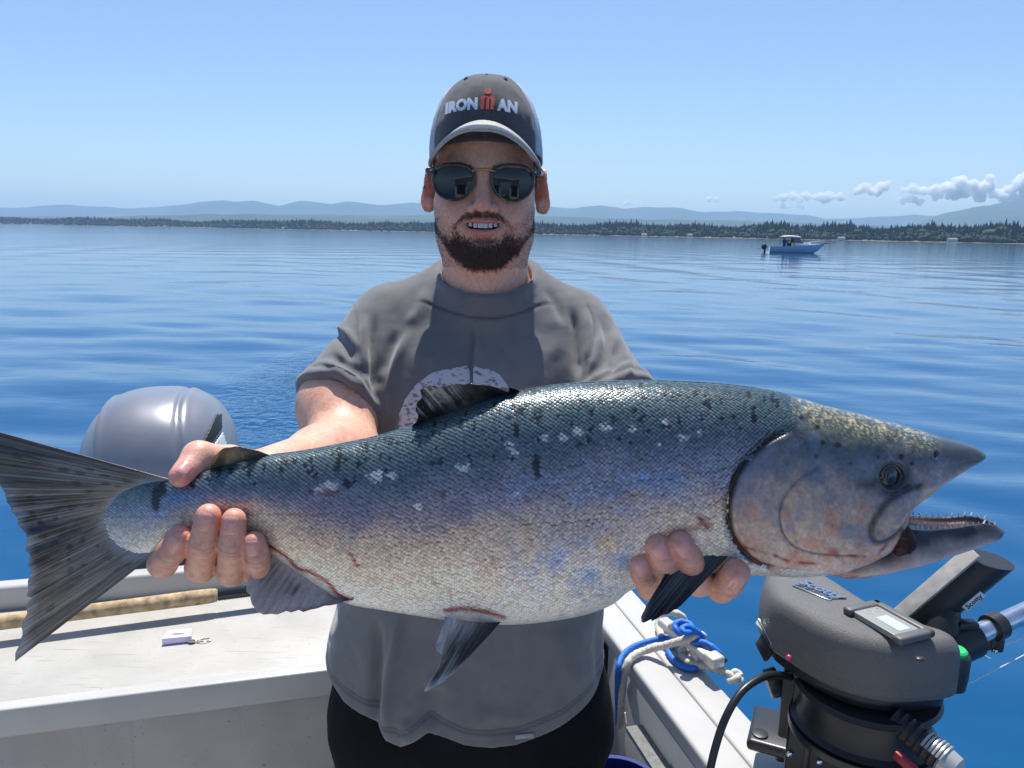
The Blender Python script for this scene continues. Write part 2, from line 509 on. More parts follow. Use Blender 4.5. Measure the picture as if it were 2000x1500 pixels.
def build_land():
    # low wooded land behind the shore: a strip of terrain rising from the beach
    pxs = np.linspace(-2600, 4600, 420)
    rows = [0, 12, 30, 80, 250, 700, 1500, 2600]
    hts = [-0.6, 0.9, 3.0, 7.0, 12.0, 16.0, 18.0, -3.0]
    V = []
    for px in pxs:
        D = shore_D(px) + 25 * math.sin(px * .021) + 18 * math.sin(px * .057 + 1)
        for rw, hh in zip(rows, hts):
            x, y = az_pt(px, D + rw)
            n = 0.25 * math.sin(px * .03 + rw) if rw > 50 else 0
            V.append((x, y, hh * (1 + n)))
    nr = len(rows); F = []
    for i in range(len(pxs) - 1):
        for j in range(nr - 1):
            a = i * nr + j
            F.append((a, a + nr, a + nr + 1, a + 1))
    m = pmat('shore_ground', (0.16, 0.14, 0.10), 0.9, noise=(0.01, .4))
    o = obj('shore_land', V, F, m)
    tag(o, 'low wooded land with a pale beach across the water', kind='structure')
    # conifer forest, one far-off mass
    rng = np.random.default_rng(3)
    n = 21000
    px = np.where(rng.random(n) < .72, rng.uniform(-200, 2200, n), rng.uniform(-2000, 3800, n))
    dep = rng.uniform(0, 1, n) ** 1.8 * 650 + 16
    D0 = shore_D(px) + 25 * np.sin(px * .021) + 18 * np.sin(px * .057 + 1)
    D = D0 + dep
    x, y = az_pt(px, D)
    z = np.interp(dep, rows, hts)
    hgt = rng.uniform(13, 25, n) * (1 + .25 * np.sin(px * .012) * np.sin(px * .031 + 2)) * np.where(rng.random(n) < .08, 1.3, 1.0) * np.interp(dep, [16, 60, 200], [.55, .85, 1.05])
    wid = hgt * rng.uniform(.15, .24, n)
    broad = rng.random(n) < np.interp(dep, [16, 90, 400], [.55, .25, .08])
    K = 6
    prof_c = np.array(((.05, .55), (.12, 1.0), (.45, .62), (.42, .78), (.75, .28), (1.0, .02)))
    prof_b = np.array(((.08, .4), (.25, 1.5), (.5, 1.8), (.72, 1.5), (.85, .8), (.88, .05)))
    pr = np.where(broad[:, None, None], prof_b[None], prof_c[None])
    ang = np.arange(K)[None, None, :] * 2 * math.pi / K + rng.uniform(0, 1, n)[:, None, None]
    jj = rng.uniform(.75, 1.25, (n, 6, K)) * pr[:, :, 1][:, :, None] * wid[:, None, None]
    hh = hgt * np.where(broad, .72, 1)
    V = np.stack([x[:, None, None] + np.cos(ang) * jj, y[:, None, None] + np.sin(ang) * jj, (z[:, None, None] + hh[:, None, None] * pr[:, :, 0][:, :, None]) + 0 * jj], -1).reshape(-1, 3)
    cb = np.where(broad[:, None], np.array([[.046, .070, .038]]), np.array([[.028, .050, .032]])) * rng.uniform(.55, 1.35, n)[:, None]
    C = cb.repeat(6 * K, 0)
    one = np.array([(s_ * K + k, s_ * K + (k + 1) % K, (s_ + 1) * K + (k + 1) % K, (s_ + 1) * K + k) for s_ in range(5) for k in range(K)])
    F = (one[None] + (np.arange(n) * 6 * K)[:, None, None]).reshape(-1, 4)
    me = fast_mesh('forest', np.array(V), np.array(F), smooth=False)
    set_col(me, np.array(C))
    o = link('forest', me, pmat('forest_green', (.04, .07, .03), .9, attr='col', spec=.1))
    tag(o, 'dark green conifer forest lining the far shore', 'forest', kind='stuff')
    # shore houses, a few pixels each
    wl = pmat('house_wall', (.62, .58, .50), .8); rf = pmat('house_roof', (.22, .19, .18), .8)
    spots = [(72, 'white'), (156, 'cream'), (330, 'beige'), (545, 'white'), (556, 'grey'), (1248, 'cream'), (1335, 'beige'), (1402, 'pale yellow'), (1484, 'cream'), (1625, 'grey'), (1700, 'white'), (1838, 'cream')]
    beside = ['beside a gap in the left end of the forest', 'with a wide flank turned to the water', 'standing alone at the forest edge', 'next to a grey neighbour', 'next to a white neighbour', 'below tall mixed trees', 'on the beach below the hills', 'just beyond the motor boat stern', 'behind the motor boat outboard', 'past the motor boat bow', 'between broad trees beyond the boat bow', 'below the rounded near mountain']
    for i, ((p, cname), b) in enumerate(zip(spots, beside)):
        D = float(shore_D(p)) + 8
        X, Y = az_pt(p, D)
        e = empty('shore_house', (X, Y, .6), rng.uniform(-.5, .5))
        w, d, h = rng.uniform(9, 15), 9, rng.uniform(4, 6)
        mb = MB().box((0, 0, h / 2), (w, d, h)); mb.build('wall', wl, e, False)
        obj('roof', [(-w / 2 - .5, -d / 2 - .5, h), (w / 2 + .5, -d / 2 - .5, h), (w / 2 + .5, d / 2 + .5, h), (-w / 2 - .5, d / 2 + .5, h), (-w / 2, 0, h + 2.6), (w / 2, 0, h + 2.6)],
            [(0, 1, 5, 4), (2, 3, 4, 5), (0, 4, 3), (1, 2, 5), (3, 2, 1, 0)], rf, e, False)
        tag(e, f'tiny {cname} shore house {b}', 'house', 'houses along the far shore')
build_land()

def build_range(name, prof, D, label, seed, depth, base=-5, step=4, amp=1.0, col=(.05, .075, .05)):
    prof = np.array(prof, float)
    px = np.arange(prof[0, 0], prof[-1, 0] + 1, step)
    # ridge height in metres from the photograph's skyline
    yy = np.interp(px, prof[:, 0], prof[:, 1])
    hor = 456 + (px - 1000) * math.tan(R(ROLL))
    n = len(px)
    q = np.stack([px * .02, np.zeros(n), np.zeros(n)], 1)
    H = (hor - yy) * D / FPX + fbm(q, 1.0, 4, seed) * 14 * amp * D / 18000
    rows = np.linspace(-1, 1, 19)
    PXg, Sg = np.meshgrid(px, rows, indexing='ij')
    x, y = az_pt(PXg, D + Sg * depth)
    w = np.clip(1 - np.abs(Sg), 0, None) ** .85
    nz = fbm(np.stack([x.ravel() * .0007, y.ravel() * .0007, np.zeros(x.size)], 1), 1.0, 5, seed + 3).reshape(x.shape)
    h = H[:, None] * w * (1 + .7 * nz * (1 - w))
    V = np.stack([x, y, base + np.maximum(h, 0)], -1).reshape(-1, 3)
    m_ = len(rows); F = []
    for i in range(n - 1):
        for j in range(m_ - 1):
            a = i * m_ + j
            F.append((a, a + m_, a + m_ + 1, a + 1))
    o = obj(name, V, F, pmat(name + '_slopes', col, .95, noise=(.0012, .45, 6), spec=.1))
    tag(o, label, kind='structure')
far_prof = [(-1500, 424), (-1300, 408), (-1100, 414), (-900, 400), (-700, 410), (-400, 402), (-200, 410), (0, 409), (60, 406), (140, 402), (220, 405), (270, 408), (340, 403), (380, 400), (440, 393), (480, 396), (500, 395), (550, 404), (590, 395), (620, 397), (650, 400), (680, 396), (740, 402), (800, 398), (840, 400), (900, 396), (960, 405), (1050, 403), (1110, 408), (1160, 403), (1210, 410), (1240, 406), (1310, 408), (1360, 415), (1420, 413), (1470, 417), (1560, 421), (1590, 428), (1650, 426), (1700, 424), (1760, 421), (1850, 424), (2000, 430), (2300, 440), (2700, 448), (3000, 452), (3500, 470)]
build_range('far_mountains', far_prof, 16000, 'pale blue far mountain range behind the wooded shore', 2, 3000)
near_prof = [(1700, 474), (1760, 440), (1790, 427), (1820, 417), (1850, 410), (1880, 405), (1900, 403), (1920, 398), (1940, 396), (1955, 397), (1975, 401), (2000, 403), (2100, 415), (2300, 410), (2600, 440), (2800, 470)]
build_range('near_mountain', near_prof, 10500, 'darker blue rounded mountain rising at the end of the range', 9, 2500)
foot_prof = [(-1500, 420), (-700, 425), (0, 424), (200, 423), (450, 418), (700, 421), (840, 421), (1050, 424), (1250, 429), (1400, 430), (1560, 436), (1700, 441), (2000, 452), (2600, 470)]
build_range('foothills', foot_prof, 8500, 'low hazy foothills between the forest and the mountains', 21, 2200)

# ---- cumulus over the mountains
def build_clouds():
    m = new_mat('cloud_vapour'); nt = m.node_tree
    nt.nodes.remove(nt.nodes['Principled BSDF'])
    pv = nt.nodes.new('ShaderNodeVolumePrincipled')
    pv.inputs['Color'].default_value = (1, 1, 1, 1)
    pv.inputs['Density'].default_value = 0.014
    pv.inputs['Anisotropy'].default_value = 0.35
    nt.links.new(pv.outputs[0], nt.nodes['Material Output'].inputs['Volume'])
    D = 23500.0
    defs = [
        ('wide flat cumulus cloud, lower neighbour of the twin puffs', [(1515, 388, 7), (1530, 385, 9), (1550, 384, 10), (1575, 383, 10), (1600, 385, 10), (1620, 383, 10), (1640, 384, 9), (1560, 391, 7), (1610, 391, 8)]),
        ('twin puff cumulus cloud between two wider clouds', [(1675, 374, 9), (1690, 367, 11), (1703, 373, 10), (1722, 366, 12), (1732, 362, 9), (1712, 377, 9)]),
        ('large heaped cumulus cloud above the near mountain', [(1765, 372, 8), (1782, 370, 10), (1802, 373, 11), (1825, 371, 12), (1850, 367, 14), (1875, 358, 15), (1885, 375, 15), (1905, 366, 15), (1930, 366, 14), (1935, 346, 9), (1930, 355, 9), (1865, 380, 12), (1830, 384, 10), (1915, 384, 14), (1950, 378, 13)]),
        ('tall cumulus cloud heaped behind the near mountain shoulder', [(1962, 385, 12), (1975, 373, 14), (1990, 362, 15), (2005, 350, 15), (2025, 355, 20), (2010, 380, 18), (2050, 370, 20), (1985, 390, 14)]),
        ('faint ragged cloud scrap below the wide flat cloud', [(1522, 405, 4), (1532, 403, 5), (1540, 404, 5), (1549, 403, 5), (1558, 404, 5), (1567, 405, 4)]),
        ('small lone cloud scrap above the middle of the range', [(1372, 391, 4), (1385, 389, 6), (1398, 391, 4)]),
        ('smallest cloud scrap beside the peak near his ear', [(1222, 397, 4), (1230, 394, 6), (1238, 398, 4)]),
        ('low pale cloud bank resting on the mountain ridge', [(1765, 392, 7), (1775, 391, 8), (1785, 390, 8), (1797, 394, 8)]),
    ]
    rng = np.random.default_rng(8)
    for lab, puffs in defs:
        B = []
        for (px, py, r) in puffs:
            for _ in range(6):
                a = rng.uniform(0, 6.28); q = rng.uniform(.2, .9) * r
                ox, oy = math.cos(a) * q * 1.1, -abs(math.sin(a)) * q * .8 + .15 * r
                B.append((px + ox, py + oy, r * rng.uniform(.40, .72), rng.uniform(-1, 1) * r))
            B.append((px, py, r * .8, 0))
        C = np.array([tuple(PY(b[0], b[1], D + b[3] * D / FPX)) for b in B]); Rr = np.array([b[2] for b in B]) * D / FPX
        def fn(P):
            d = np.full(len(P), 1e9)
            for c, r in zip(C, Rr): d = smin(d, np.linalg.norm(P - c, axis=1) - r, 25.0)
            return d + fbm(P, 1 / 150., 4, 5, .55) * 42
        lo = (C - Rr[:, None]).min(0) - 85; hi = (C + Rr[:, None]).max(0) + 85
        h = max(9.0, (hi - lo).max() / 170)
        V, Q = mesh_sdf(fn, lo, hi, h)
        c0 = V.mean(0)
        o = link('cloud', fast_mesh('cloud', V - c0, Q), m)
        o.location = c0
        tag(o, lab, 'cloud')
build_clouds()

def build_haze():
    m = new_mat('sea_haze'); nt = m.node_tree
    nt.nodes.remove(nt.nodes['Principled BSDF'])
    pv = nt.nodes.new('ShaderNodeVolumePrincipled')
    pv.inputs['Color'].default_value = (0.50, 0.74, 1.0, 1)
    pv.inputs['Density'].default_value = 0.000068
    pv.inputs['Anisotropy'].default_value = 0.0
    nt.links.new(pv.outputs[0], nt.nodes['Material Output'].inputs['Volume'])
    x, y0, y1, z1 = 33000, -22000, 21800, 650
    V = [(-x, y0, -8), (x, y0, -8), (x, y1, -8), (-x, y1, -8), (-x, y0, z1), (x, y0, z1), (x, y1, z1), (-x, y1, z1)]
    o = obj('haze', V, [(3, 2, 1, 0), (4, 5, 6, 7), (0, 1, 5, 4), (1, 2, 6, 5), (2, 3, 7, 6), (3, 0, 4, 7)], m, smooth=False)
    tag(o, 'thin blue summer haze over the sea and shore', 'haze', kind='stuff')
build_haze()
# ================================================================== THE BOAT UNDERFOOT
YAW = R(15.0)
BO = Vector((0.25, 2.27, 0.0))                      # starboard stern corner
BU = Vector((-math.cos(YAW), -math.sin(YAW), 0))    # across, to port
BV = Vector((math.sin(YAW), -math.cos(YAW), 0))     # forward along the boat
ZG = 0.80
def BP(a, b, z): return BO + BU * a + BV * b + Vector((0, 0, z))
BROT = Matrix((( BU.x, BV.x, 0), (BU.y, BV.y, 0), (0, 0, 1)))
def bbox(mb, a0, a1, b0, b1, z0, z1, bevel=.004, seg=2):
    return mb.box(tuple(BP((a0 + a1) / 2, (b0 + b1) / 2, (z0 + z1) / 2)), (abs(a1 - a0), abs(b1 - b0), abs(z1 - z0)), BROT, bevel, seg)

def scratch_mat(name, col, rough=.45, speck=.5, scr=.5):
    """painted aluminium with thin grey scratches and specks"""
    m = new_mat(name); nt = m.node_tree; N, L = nt.nodes, nt.links
    b = N['Principled BSDF']; b.inputs['Roughness'].default_value = rough; b.inputs['Specular IOR Level'].default_value = .35
    tc = N.new('ShaderNodeTexCoord')
    fac = None
    def mul(a, c):
        n = N.new('ShaderNodeMath'); n.operation = 'MULTIPLY'; L.new(a, n.inputs[0]); L.new(c, n.inputs[1]); return n.outputs[0]
    terms = []
    for k, (ang, sc) in enumerate(((20, 1.0), (75, 1.3), (-40, .8), (110, 1.15))):
        mp = N.new('ShaderNodeMapping'); mp.inputs['Rotation'].default_value = (0, 0, R(ang)); mp.inputs['Scale'].default_value = (7 * sc, 190 * sc, 1); mp.inputs['Location'].default_value = (k * 3.7, k, 0)
        L.new(tc.outputs['Object'], mp.inputs[0])
        nz = N.new('ShaderNodeTexNoise'); nz.inputs['Scale'].default_value = 1.0; nz.inputs['Detail'].default_value = 1.5; nz.inputs['Distortion'].default_value = .25
        L.new(mp.outputs[0], nz.inputs['Vector'])
        mr = N.new('ShaderNodeMapRange'); mr.inputs['From Min'].default_value = .70; mr.inputs['From Max'].default_value = .80; mr.inputs['To Min'].default_value = 1; mr.inputs['To Max'].default_value = 1 - scr
        L.new(nz.outputs['Fac'], mr.inputs[0]); terms.append(mr.outputs[0])
    n2 = N.new('ShaderNodeTexNoise'); n2.inputs['Scale'].default_value = 9; n2.inputs['Detail'].default_value = 6
    L.new(tc.outputs['Object'], n2.inputs['Vector'])
    mr = N.new('ShaderNodeMapRange'); mr.inputs['From Min'].default_value = .3; mr.inputs['From Max'].default_value = .7; mr.inputs['To Min'].default_value = .88; mr.inputs['To Max'].default_value = 1.06
    L.new(n2.outputs['Fac'], mr.inputs[0]); terms.append(mr.outputs[0])
    n3 = N.new('ShaderNodeTexNoise'); n3.inputs['Scale'].default_value = 160; n3.inputs['Detail'].default_value = 2
    L.new(tc.outputs['Object'], n3.inputs['Vector'])
    mr = N.new('ShaderNodeMapRange'); mr.inputs['From Min'].default_value = .68; mr.inputs['From Max'].default_value = .76; mr.inputs['To Min'].default_value = 1; mr.inputs['To Max'].default_value = 1 - speck
    L.new(n3.outputs['Fac'], mr.inputs[0]); terms.append(mr.outputs[0])
    f = terms[0]
    for t in terms[1:]: f = mul(f, t)
    vm = N.new('ShaderNodeVectorMath'); vm.operation = 'SCALE'; vm.inputs[0].default_value = col; L.new(f, vm.inputs['Scale'])
    L.new(vm.outputs[0], b.inputs['Base Color'])
    return m

def build_boat():
    root = empty('fishing_boat', BP(1.1, 2.0, 0.0))
    tag(root, 'white painted aluminium fishing boat the man stands in, scuffed stern deck', 'boat')
    inv = -Vector(root.location)
    def part(mb, name, mat, smooth=True):
        bmesh.ops.translate(mb.bm, vec=inv, verts=mb.bm.verts)
        return mb.build(name, mat, root, smooth)
    white = scratch_mat('deck_paint', (.445, .432, .395), .45, .40, .45)
    rail = pmat('rail_paint', (.46, .452, .432), .42, noise=(6, .10), bump=(300, .05, .001))
    taupe = pmat('side_panel_paint', (.40, .375, .35), .6, noise=(30, .12), bump=(400, .1, .001))
    dark = pmat('side_board_top', (.16, .165, .16), .75, noise=(90, .3))
    board = pmat('side_board_face', (.42, .39, .36), .6, noise=(25, .10))
    spl = scratch_mat('bulkhead_paint', (.46, .43, .40), .6, .6, .12)
    W_, L_ = 2.15, 5.2
    # stern deck and its lips
    mb = MB(); bbox(mb, .16, W_, .06, .487, .74, .785, .003); part(mb, 'stern_deck', white)
    mb = MB(); bbox(mb, .16, W_, .490, .525, .725, .789, .005, 3); part(mb, 'deck_lip', rail)
    mb = MB(); bbox(mb, .15, W_, .0, .05, .60, .845, .012, 4); part(mb, 'transom_rail', rail)
    mb = MB(); bbox(mb, .165, W_, .488, .508, .08, .73, .003); part(mb, 'bulkhead', spl)
    # starboard gunwale: two long plates with a joint between them, wall below
    mb = MB(); bbox(mb, -.005, .0685, -.02, L_, .762, ZG, .006, 3); part(mb, 'gunwale_plate', rail)
    mb = MB(); bbox(mb, .0715, .148, -.02, L_, .762, ZG + .0025, .008, 3); part(mb, 'gunwale_plate', rail)
    mb = MB(); bbox(mb, .118, .145, .53, L_, .08, .762, .004); part(mb, 'side_wall', rail)
    mb = MB(); bbox(mb, .146, .186, .74, 3.4, .40, .690, .004); part(mb, 'side_board', board)
    mb = MB(); bbox(mb, .1465, .1855, .742, 3.4, .690, .696, .001); part(mb, 'side_board_cap', dark)
    # port gunwale and wall (out of the picture, part of the same boat)
    mb = MB(); bbox(mb, W_, W_ + .148, -.02, L_, .762, ZG, .008, 3); part(mb, 'gunwale_plate', rail)
    mb = MB(); bbox(mb, W_, W_ + .03, .53, L_, .08, .762, .004); part(mb, 'side_wall', rail)
    mb = MB(); bbox(mb, .10, W_ + .04, .45, L_, .04, .08, .003); part(mb, 'cockpit_floor', pmat('floor_paint', (.47, .455, .43), .6, noise=(8, .12)))
    # hull skin
    hull = pmat('hull_paint', (.62, .63, .64), .35, noise=(3, .06))
    V = []
    for (a, zt) in ((.01, .765), (.03, .2), (.30, -.25), (1.15, -.45), (2.0, -.25), (W_ + .12, .2), (W_ + .14, .765)):
        for b, k in ((.005, 1.0), (2.6, 1.0), (L_, 1.0), (7.0, .25)):
            aa = 1.15 + (a - 1.15) * k
            V.append(tuple(BP(aa, b, zt if b < 7 else zt * .6 + .3) + inv))
    F = []
    for i in range(6):
        for j in range(3): F.append((i * 4 + j, i * 4 + j + 1, (i + 1) * 4 + j + 1, (i + 1) * 4 + j))
    F.append(tuple(i * 4 for i in range(7))[::-1])
    obj('hull', V, F, hull, root, False)
    mb = MB(); bbox(mb, .02, W_ + .13, L_ - .02, L_ + .04, .05, .80, .004); part(mb, 'bulkhead', rail)
    # unseen cabin aft wall with doorway, added to bounce sunlight onto the man
    cab = pmat('added_cabin_paint', (.74, .72, .68), .5, noise=(4, .05))
    mb = MB(); bbox(mb, .05, .62, 3.42, 3.47, .08, 2.05, .004); part(mb, 'added_cabin_wall', cab)
    mb = MB(); bbox(mb, 1.27, W_ + .10, 3.42, 3.47, .08, 2.05, .004); part(mb, 'added_cabin_wall', cab)
    mb = MB(); bbox(mb, .05, W_ + .10, 3.425, 3.475, 1.92, 2.06, .004); part(mb, 'added_cabin_lintel', cab)
    mb = MB(); bbox(mb, .0, W_ + .15, 3.25, 5.1, 2.065, 2.12, .02, 3); part(mb, 'added_cabin_roof', cab)
    gl = pmat('added_cabin_glass', (.02, .03, .035), .05, coat=.5)
    for a0, a1 in ((.14, .54), (1.36, 2.06)):
        mb = MB(); bbox(mb, a0, a1, 3.410, 3.4195, 1.25, 1.78, .003); part(mb, 'added_cabin_window', gl)
    # horn cleat on the gunwale
    cm = pmat('cleat_metal', (.55, .53, .49), .42, metal=.35, noise=(60, .2))
    c0, c1 = PZ(1292, 1212, ZG + .05), PZ(1402, 1296, ZG + .045)
    d = (c1 - c0); ax = d.normalized(); perp = Vector((-ax.y, ax.x, 0)).normalized()
    rot = Matrix((ax, perp, Vector((0, 0, 1)))).transposed()
    mb = MB(); mb.box(tuple((c0 + c1) / 2), (d.length, .030, .020), rot, .006, 3)
    for t in (.34, .66):
        p = c0.lerp(c1, t); mb.box((p.x, p.y, ZG + .022), (.024, .022, .045), rot, .004)
    p = c0.lerp(c1, .5); mb.box((p.x, p.y, ZG + .0035), (.085, .034, .009), rot, .003)
    mb.box(tuple(c1 - ax * .012 + Vector((0, 0, .002))), (.034, .036, .026), rot, .006, 3)
    part(mb, 'cleat', cm)
    return root
BOAT = build_boat()

# ------------------------------------------------------------------ ropes
def rope(name, pts, r, mat, label, cat='rope', strands=8, pitch=.016, group=None):
    C = crom([tuple(p) for p in pts], 14)
    l = np.concatenate([[0], np.cumsum(np.linalg.norm(np.diff(C, axis=0), axis=1))])
    n = max(30, int(l[-1] / .0016)); s = np.linspace(0, l[-1], n)
    C = np.stack([np.interp(s, l, C[:, i]) for i in range(3)], 1)
    T = np.gradient(C, axis=0); T /= np.linalg.norm(T, axis=1)[:, None]
    up = np.array([0, 0, 1.0]); K = 24
    U = []; u = np.cross(T[0], [0.3, .2, 1]); u /= np.linalg.norm(u)
    for t in T:
        u = u - t * (u @ t); u /= np.linalg.norm(u); U.append(u)
    U = np.array(U); B = np.cross(T, U)
    th = np.arange(K) * 2 * math.pi / K
    # braid: two families of raised strands crossing
    q = s[:, None] / pitch * 2 * math.pi
    w = np.maximum(np.sin(q + th[None] * 4) * np.cos(th[None] * 4), np.sin(q - th[None] * 4 + 2) * np.sin(th[None] * 4))
    rr = r * (1 + .11 * w)
    rr[0] *= .3; rr[-1] *= .3; rr[1] *= .8; rr[-2] *= .8
    V = C[:, None] + rr[..., None] * (np.cos(th)[None, :, None] * U[:, None] + np.sin(th)[None, :, None] * B[:, None])
    I = np.arange(n * K).reshape(n, K); J = np.roll(I, -1, 1)
    F = np.stack([I[:-1], J[:-1], J[1:], I[1:]], -1).reshape(-1, 4)
    me = fast_mesh(name, V.reshape(-1, 3), F)
    bm = bmesh.new(); bm.from_mesh(me); bmesh.ops.holes_fill(bm, edges=bm.edges); bmesh.ops.recalc_face_normals(bm, faces=bm.faces); bm.to_mesh(me); bm.free()
    me.shade_smooth()
    o = link(name, me, mat)
    if label: tag(o, label, cat, group)
    return o
m_wr = pmat('rope_white', (.58, .55, .48), .85, noise=(300, .25), bump=(600, .3, .001))
m_br = pmat('rope_blue', (.015, .16, .62), .6, noise=(350, .2), bump=(600, .3, .001))
Z = ZG
_zp = [(1212, 1500, .45), (1212, 1440, .55), (1213, 1395, .66), (1216, 1345, .735), (1222, 1305, Z - .005), (1236, 1282, Z + .014), (1262, 1270, Z + .018), (1300, 1260, Z + .042), (1340, 1248, Z + .068), (1366, 1240, Z + .072), (1374, 1246, Z + .050), (1366, 1262, Z + .018), (1340, 1270, Z + .012), (1318, 1248, Z + .020), (1310, 1228, Z + .05), (1318, 1220, Z + .070), (1335, 1230, Z + .074), (1340, 1250, Z + .05), (1330, 1276, Z + .012), (1344, 1293, Z + .014), (1370, 1300, Z + .014), (1395, 1306, Z + .016), (1418, 1314, Z + .018)]
rope('mooring_rope', [PZ(x, y, z) for x, y, z in _zp], .0082, m_wr, 'cream braided rope tied over the cleat, hanging down inside the boat')
_kp = []
for k in range(26):
    t = k / 25 * 2 * math.pi * 2
    c = PZ(1434, 1322, Z + .020)
    _kp.append(c + Vector((math.cos(t) * (.011 + .004 * math.cos(1.5 * t)), math.sin(t) * (.011 + .004 * math.cos(1.5 * t)), .007 * math.sin(1.5 * t))))
rope('rope_knot', _kp, .0062, m_wr, 'knotted cream rope end lying on the gunwale past the cleat')
_eye = [PZ(x, y, z) for x, y, z in ((1292, 1244, Z + .012), (1286, 1222, Z + .016), (1290, 1206, Z + .03), (1306, 1196, Z + .045), (1326, 1200, Z + .045), (1336, 1210, Z + .03), (1338, 1222, Z + .014))]
rope('rope_loop', _eye, .0085, m_wr, 'cream rope loop around the far horn of the cleat')
_bp = [(1207, 1480, .50), (1207, 1400, .62), (1206, 1350, .72), (1207, 1310, Z - .01), (1215, 1282, Z + .010), (1235, 1264, Z + .012), (1265, 1253, Z + .013), (1300, 1246, Z + .016), (1314, 1252, Z + .02), (1304, 1266, Z + .012), (1312, 1284, Z + .009), (1330, 1300, Z + .009), (1350, 1306, Z + .009), (1366, 1300, Z + .012)]
rope('dock_line', [PZ(x, y, z) for x, y, z in _bp], .0062, m_br, 'bright blue line running under the cream rope to the cleat', strands=6)
_b2 = [(1345, 1240, Z + .055), (1326, 1236, Z + .072), (1318, 1222, Z + .082), (1328, 1214, Z + .088), (1346, 1218, Z + .088), (1352, 1230, Z + .085), (1340, 1236, Z + .090), (1332, 1228, Z + .094), (1345, 1224, Z + .096), (1362, 1234, Z + .084), (1372, 1248, Z + .062), (1356, 1256, Z + .060), (1372, 1254, Z + .066), (1392, 1264, Z + .062), (1404, 1276, Z + .052), (1414, 1290, Z + .040)]
rope('dock_line_knot', [PZ(x, y, z) for x, y, z in _b2], .0066, m_br, 'bright blue knotted line end on top of the cleat', strands=6)
MB().tube([tuple(PZ(1404, 1277, Z + .0515)), tuple(PZ(1418, 1294, Z + .038))], .0068, 10).build('dock_line_tip', pmat('tip_black', (.015, .015, .017), .4), None)
tag(bpy.data.objects['dock_line_tip'], 'black heat-shrunk tip on the blue line end', 'rope tip')

# ------------------------------------------------------------------ fishing rod on the stern deck
def build_rod():
    p0, p1 = PZ(-190, 1240, .832), PZ(426, 1162, .832)
    d = (p1 - p0).normalized()
    root = empty('fishing_rod', p1)
    tag(root, 'fishing rod with worn cork grip lying along the stern deck', 'fishing rod')
    L_ = lambda t: tuple(p1 + d * t - p1)
    m = pmat('cork', (.46, .33, .19), .85, noise=(45, .55, 8), bump=(160, .5, .002))
    prof = [(-.98, .0150), (-.9, .0175), (-.7, .0178), (-.4, .0176), (-.2, .0180), (-.06, .0190), (-.02, .0185), (-.004, .0165), (0, .012)]
    MB().tube([L_(t) for t, r in prof], [r for t, r in prof], 24).build('cork_grip', m, root)
    bk = pmat('rod_seat', (.012, .013, .015), .25, coat=.4)
    mb = MB(); pr = []
    for k in range(22):
        t = .0 + k * .0065; pr += [(t, .0145), (t + .003, .0158)]
    mb.tube([L_(t) for t, r in pr], [r for t, r in pr], 20).build('reel_seat', bk, root)
    MB().tube([L_(.15), L_(.34), L_(.36)], [.013, .013, .006], 16).build('fore_grip', m, root)
    MB().tube([L_(.36), L_(.75)], [.006, .005], 10).build('rod_blank', bk, root)
    # reel foot holding the grip just clear of the deck
    mb = MB(); q = p1 + d * .17; mb.box(tuple(q - p1 + Vector((0, 0, -.028))), (.03, .012, .038), None, .002); mb.build('reel_foot', bk, root)
    mb = MB(); q = p1 - d * .9; mb.box(tuple(q - p1 + Vector((0, 0, -.030))), (.02, .02, .036), None, .002); mb.build('butt_rest', bk, root)
build_rod()

# ------------------------------------------------------------------ key fob on the deck
def build_fob():
    z = .7855
    c = PZ(348, 1250, z)
    root = empty('key_fob', c, YAW)
    tag(root, 'small lilac white key fob with metal clip lying on the stern deck', 'key fob')
    m = pmat('fob_plastic', (.70, .66, .86), .35, sss=.1)
    mb = MB(); mb.prism([(-.032, -.018), (.032, -.018), (.029, .020), (-.026, .020)], .0, .017, .003, 3); mb.build('fob_body', m, root)
    o = obj('print', [(-.017, -.002, .0173), (-.006, -.006, .0173), (.008, -.007, .0173), (.020, -.001, .0173), (.008, .001, .0173), (-.004, .003, .0173)], [(0, 1, 2, 3, 4, 5)], pmat('fob_print', (.16, .18, .26), .6), root, False)
    mb = MB(); mb.tube([(-.004 + .030 * math.cos(t), .006 + .026 * math.sin(t), .006) for t in np.linspace(-.5, 2.3, 22)], .0045, 8); mb.build('ring', pmat('fob_ring', (.72, .72, .72), .4), root)
    mt = pmat('clip_metal', (.55, .50, .42), .3, metal=.8, noise=(200, .3))
    mb = MB(); mb.tube([(.026, -.020, .006), (.034, -.022, .006), (.042, -.021, .006)], [.004, .0055, .004], 10); mb.build('swivel', mt, root)
    mb = MB(); mb.tube([(.060 + .015 * math.cos(t), -.021 + .007 * math.sin(t), .0035 + .0015 * math.sin(3 * t)) for t in np.linspace(0, 6.1, 26)], .0014, 8)
    mb.tube([(.040, -.021, .005), (.050, -.018, .005), (.062, -.0175, .006)], .0018, 8); mb.build('snap_hook', mt, root)
build_fob()

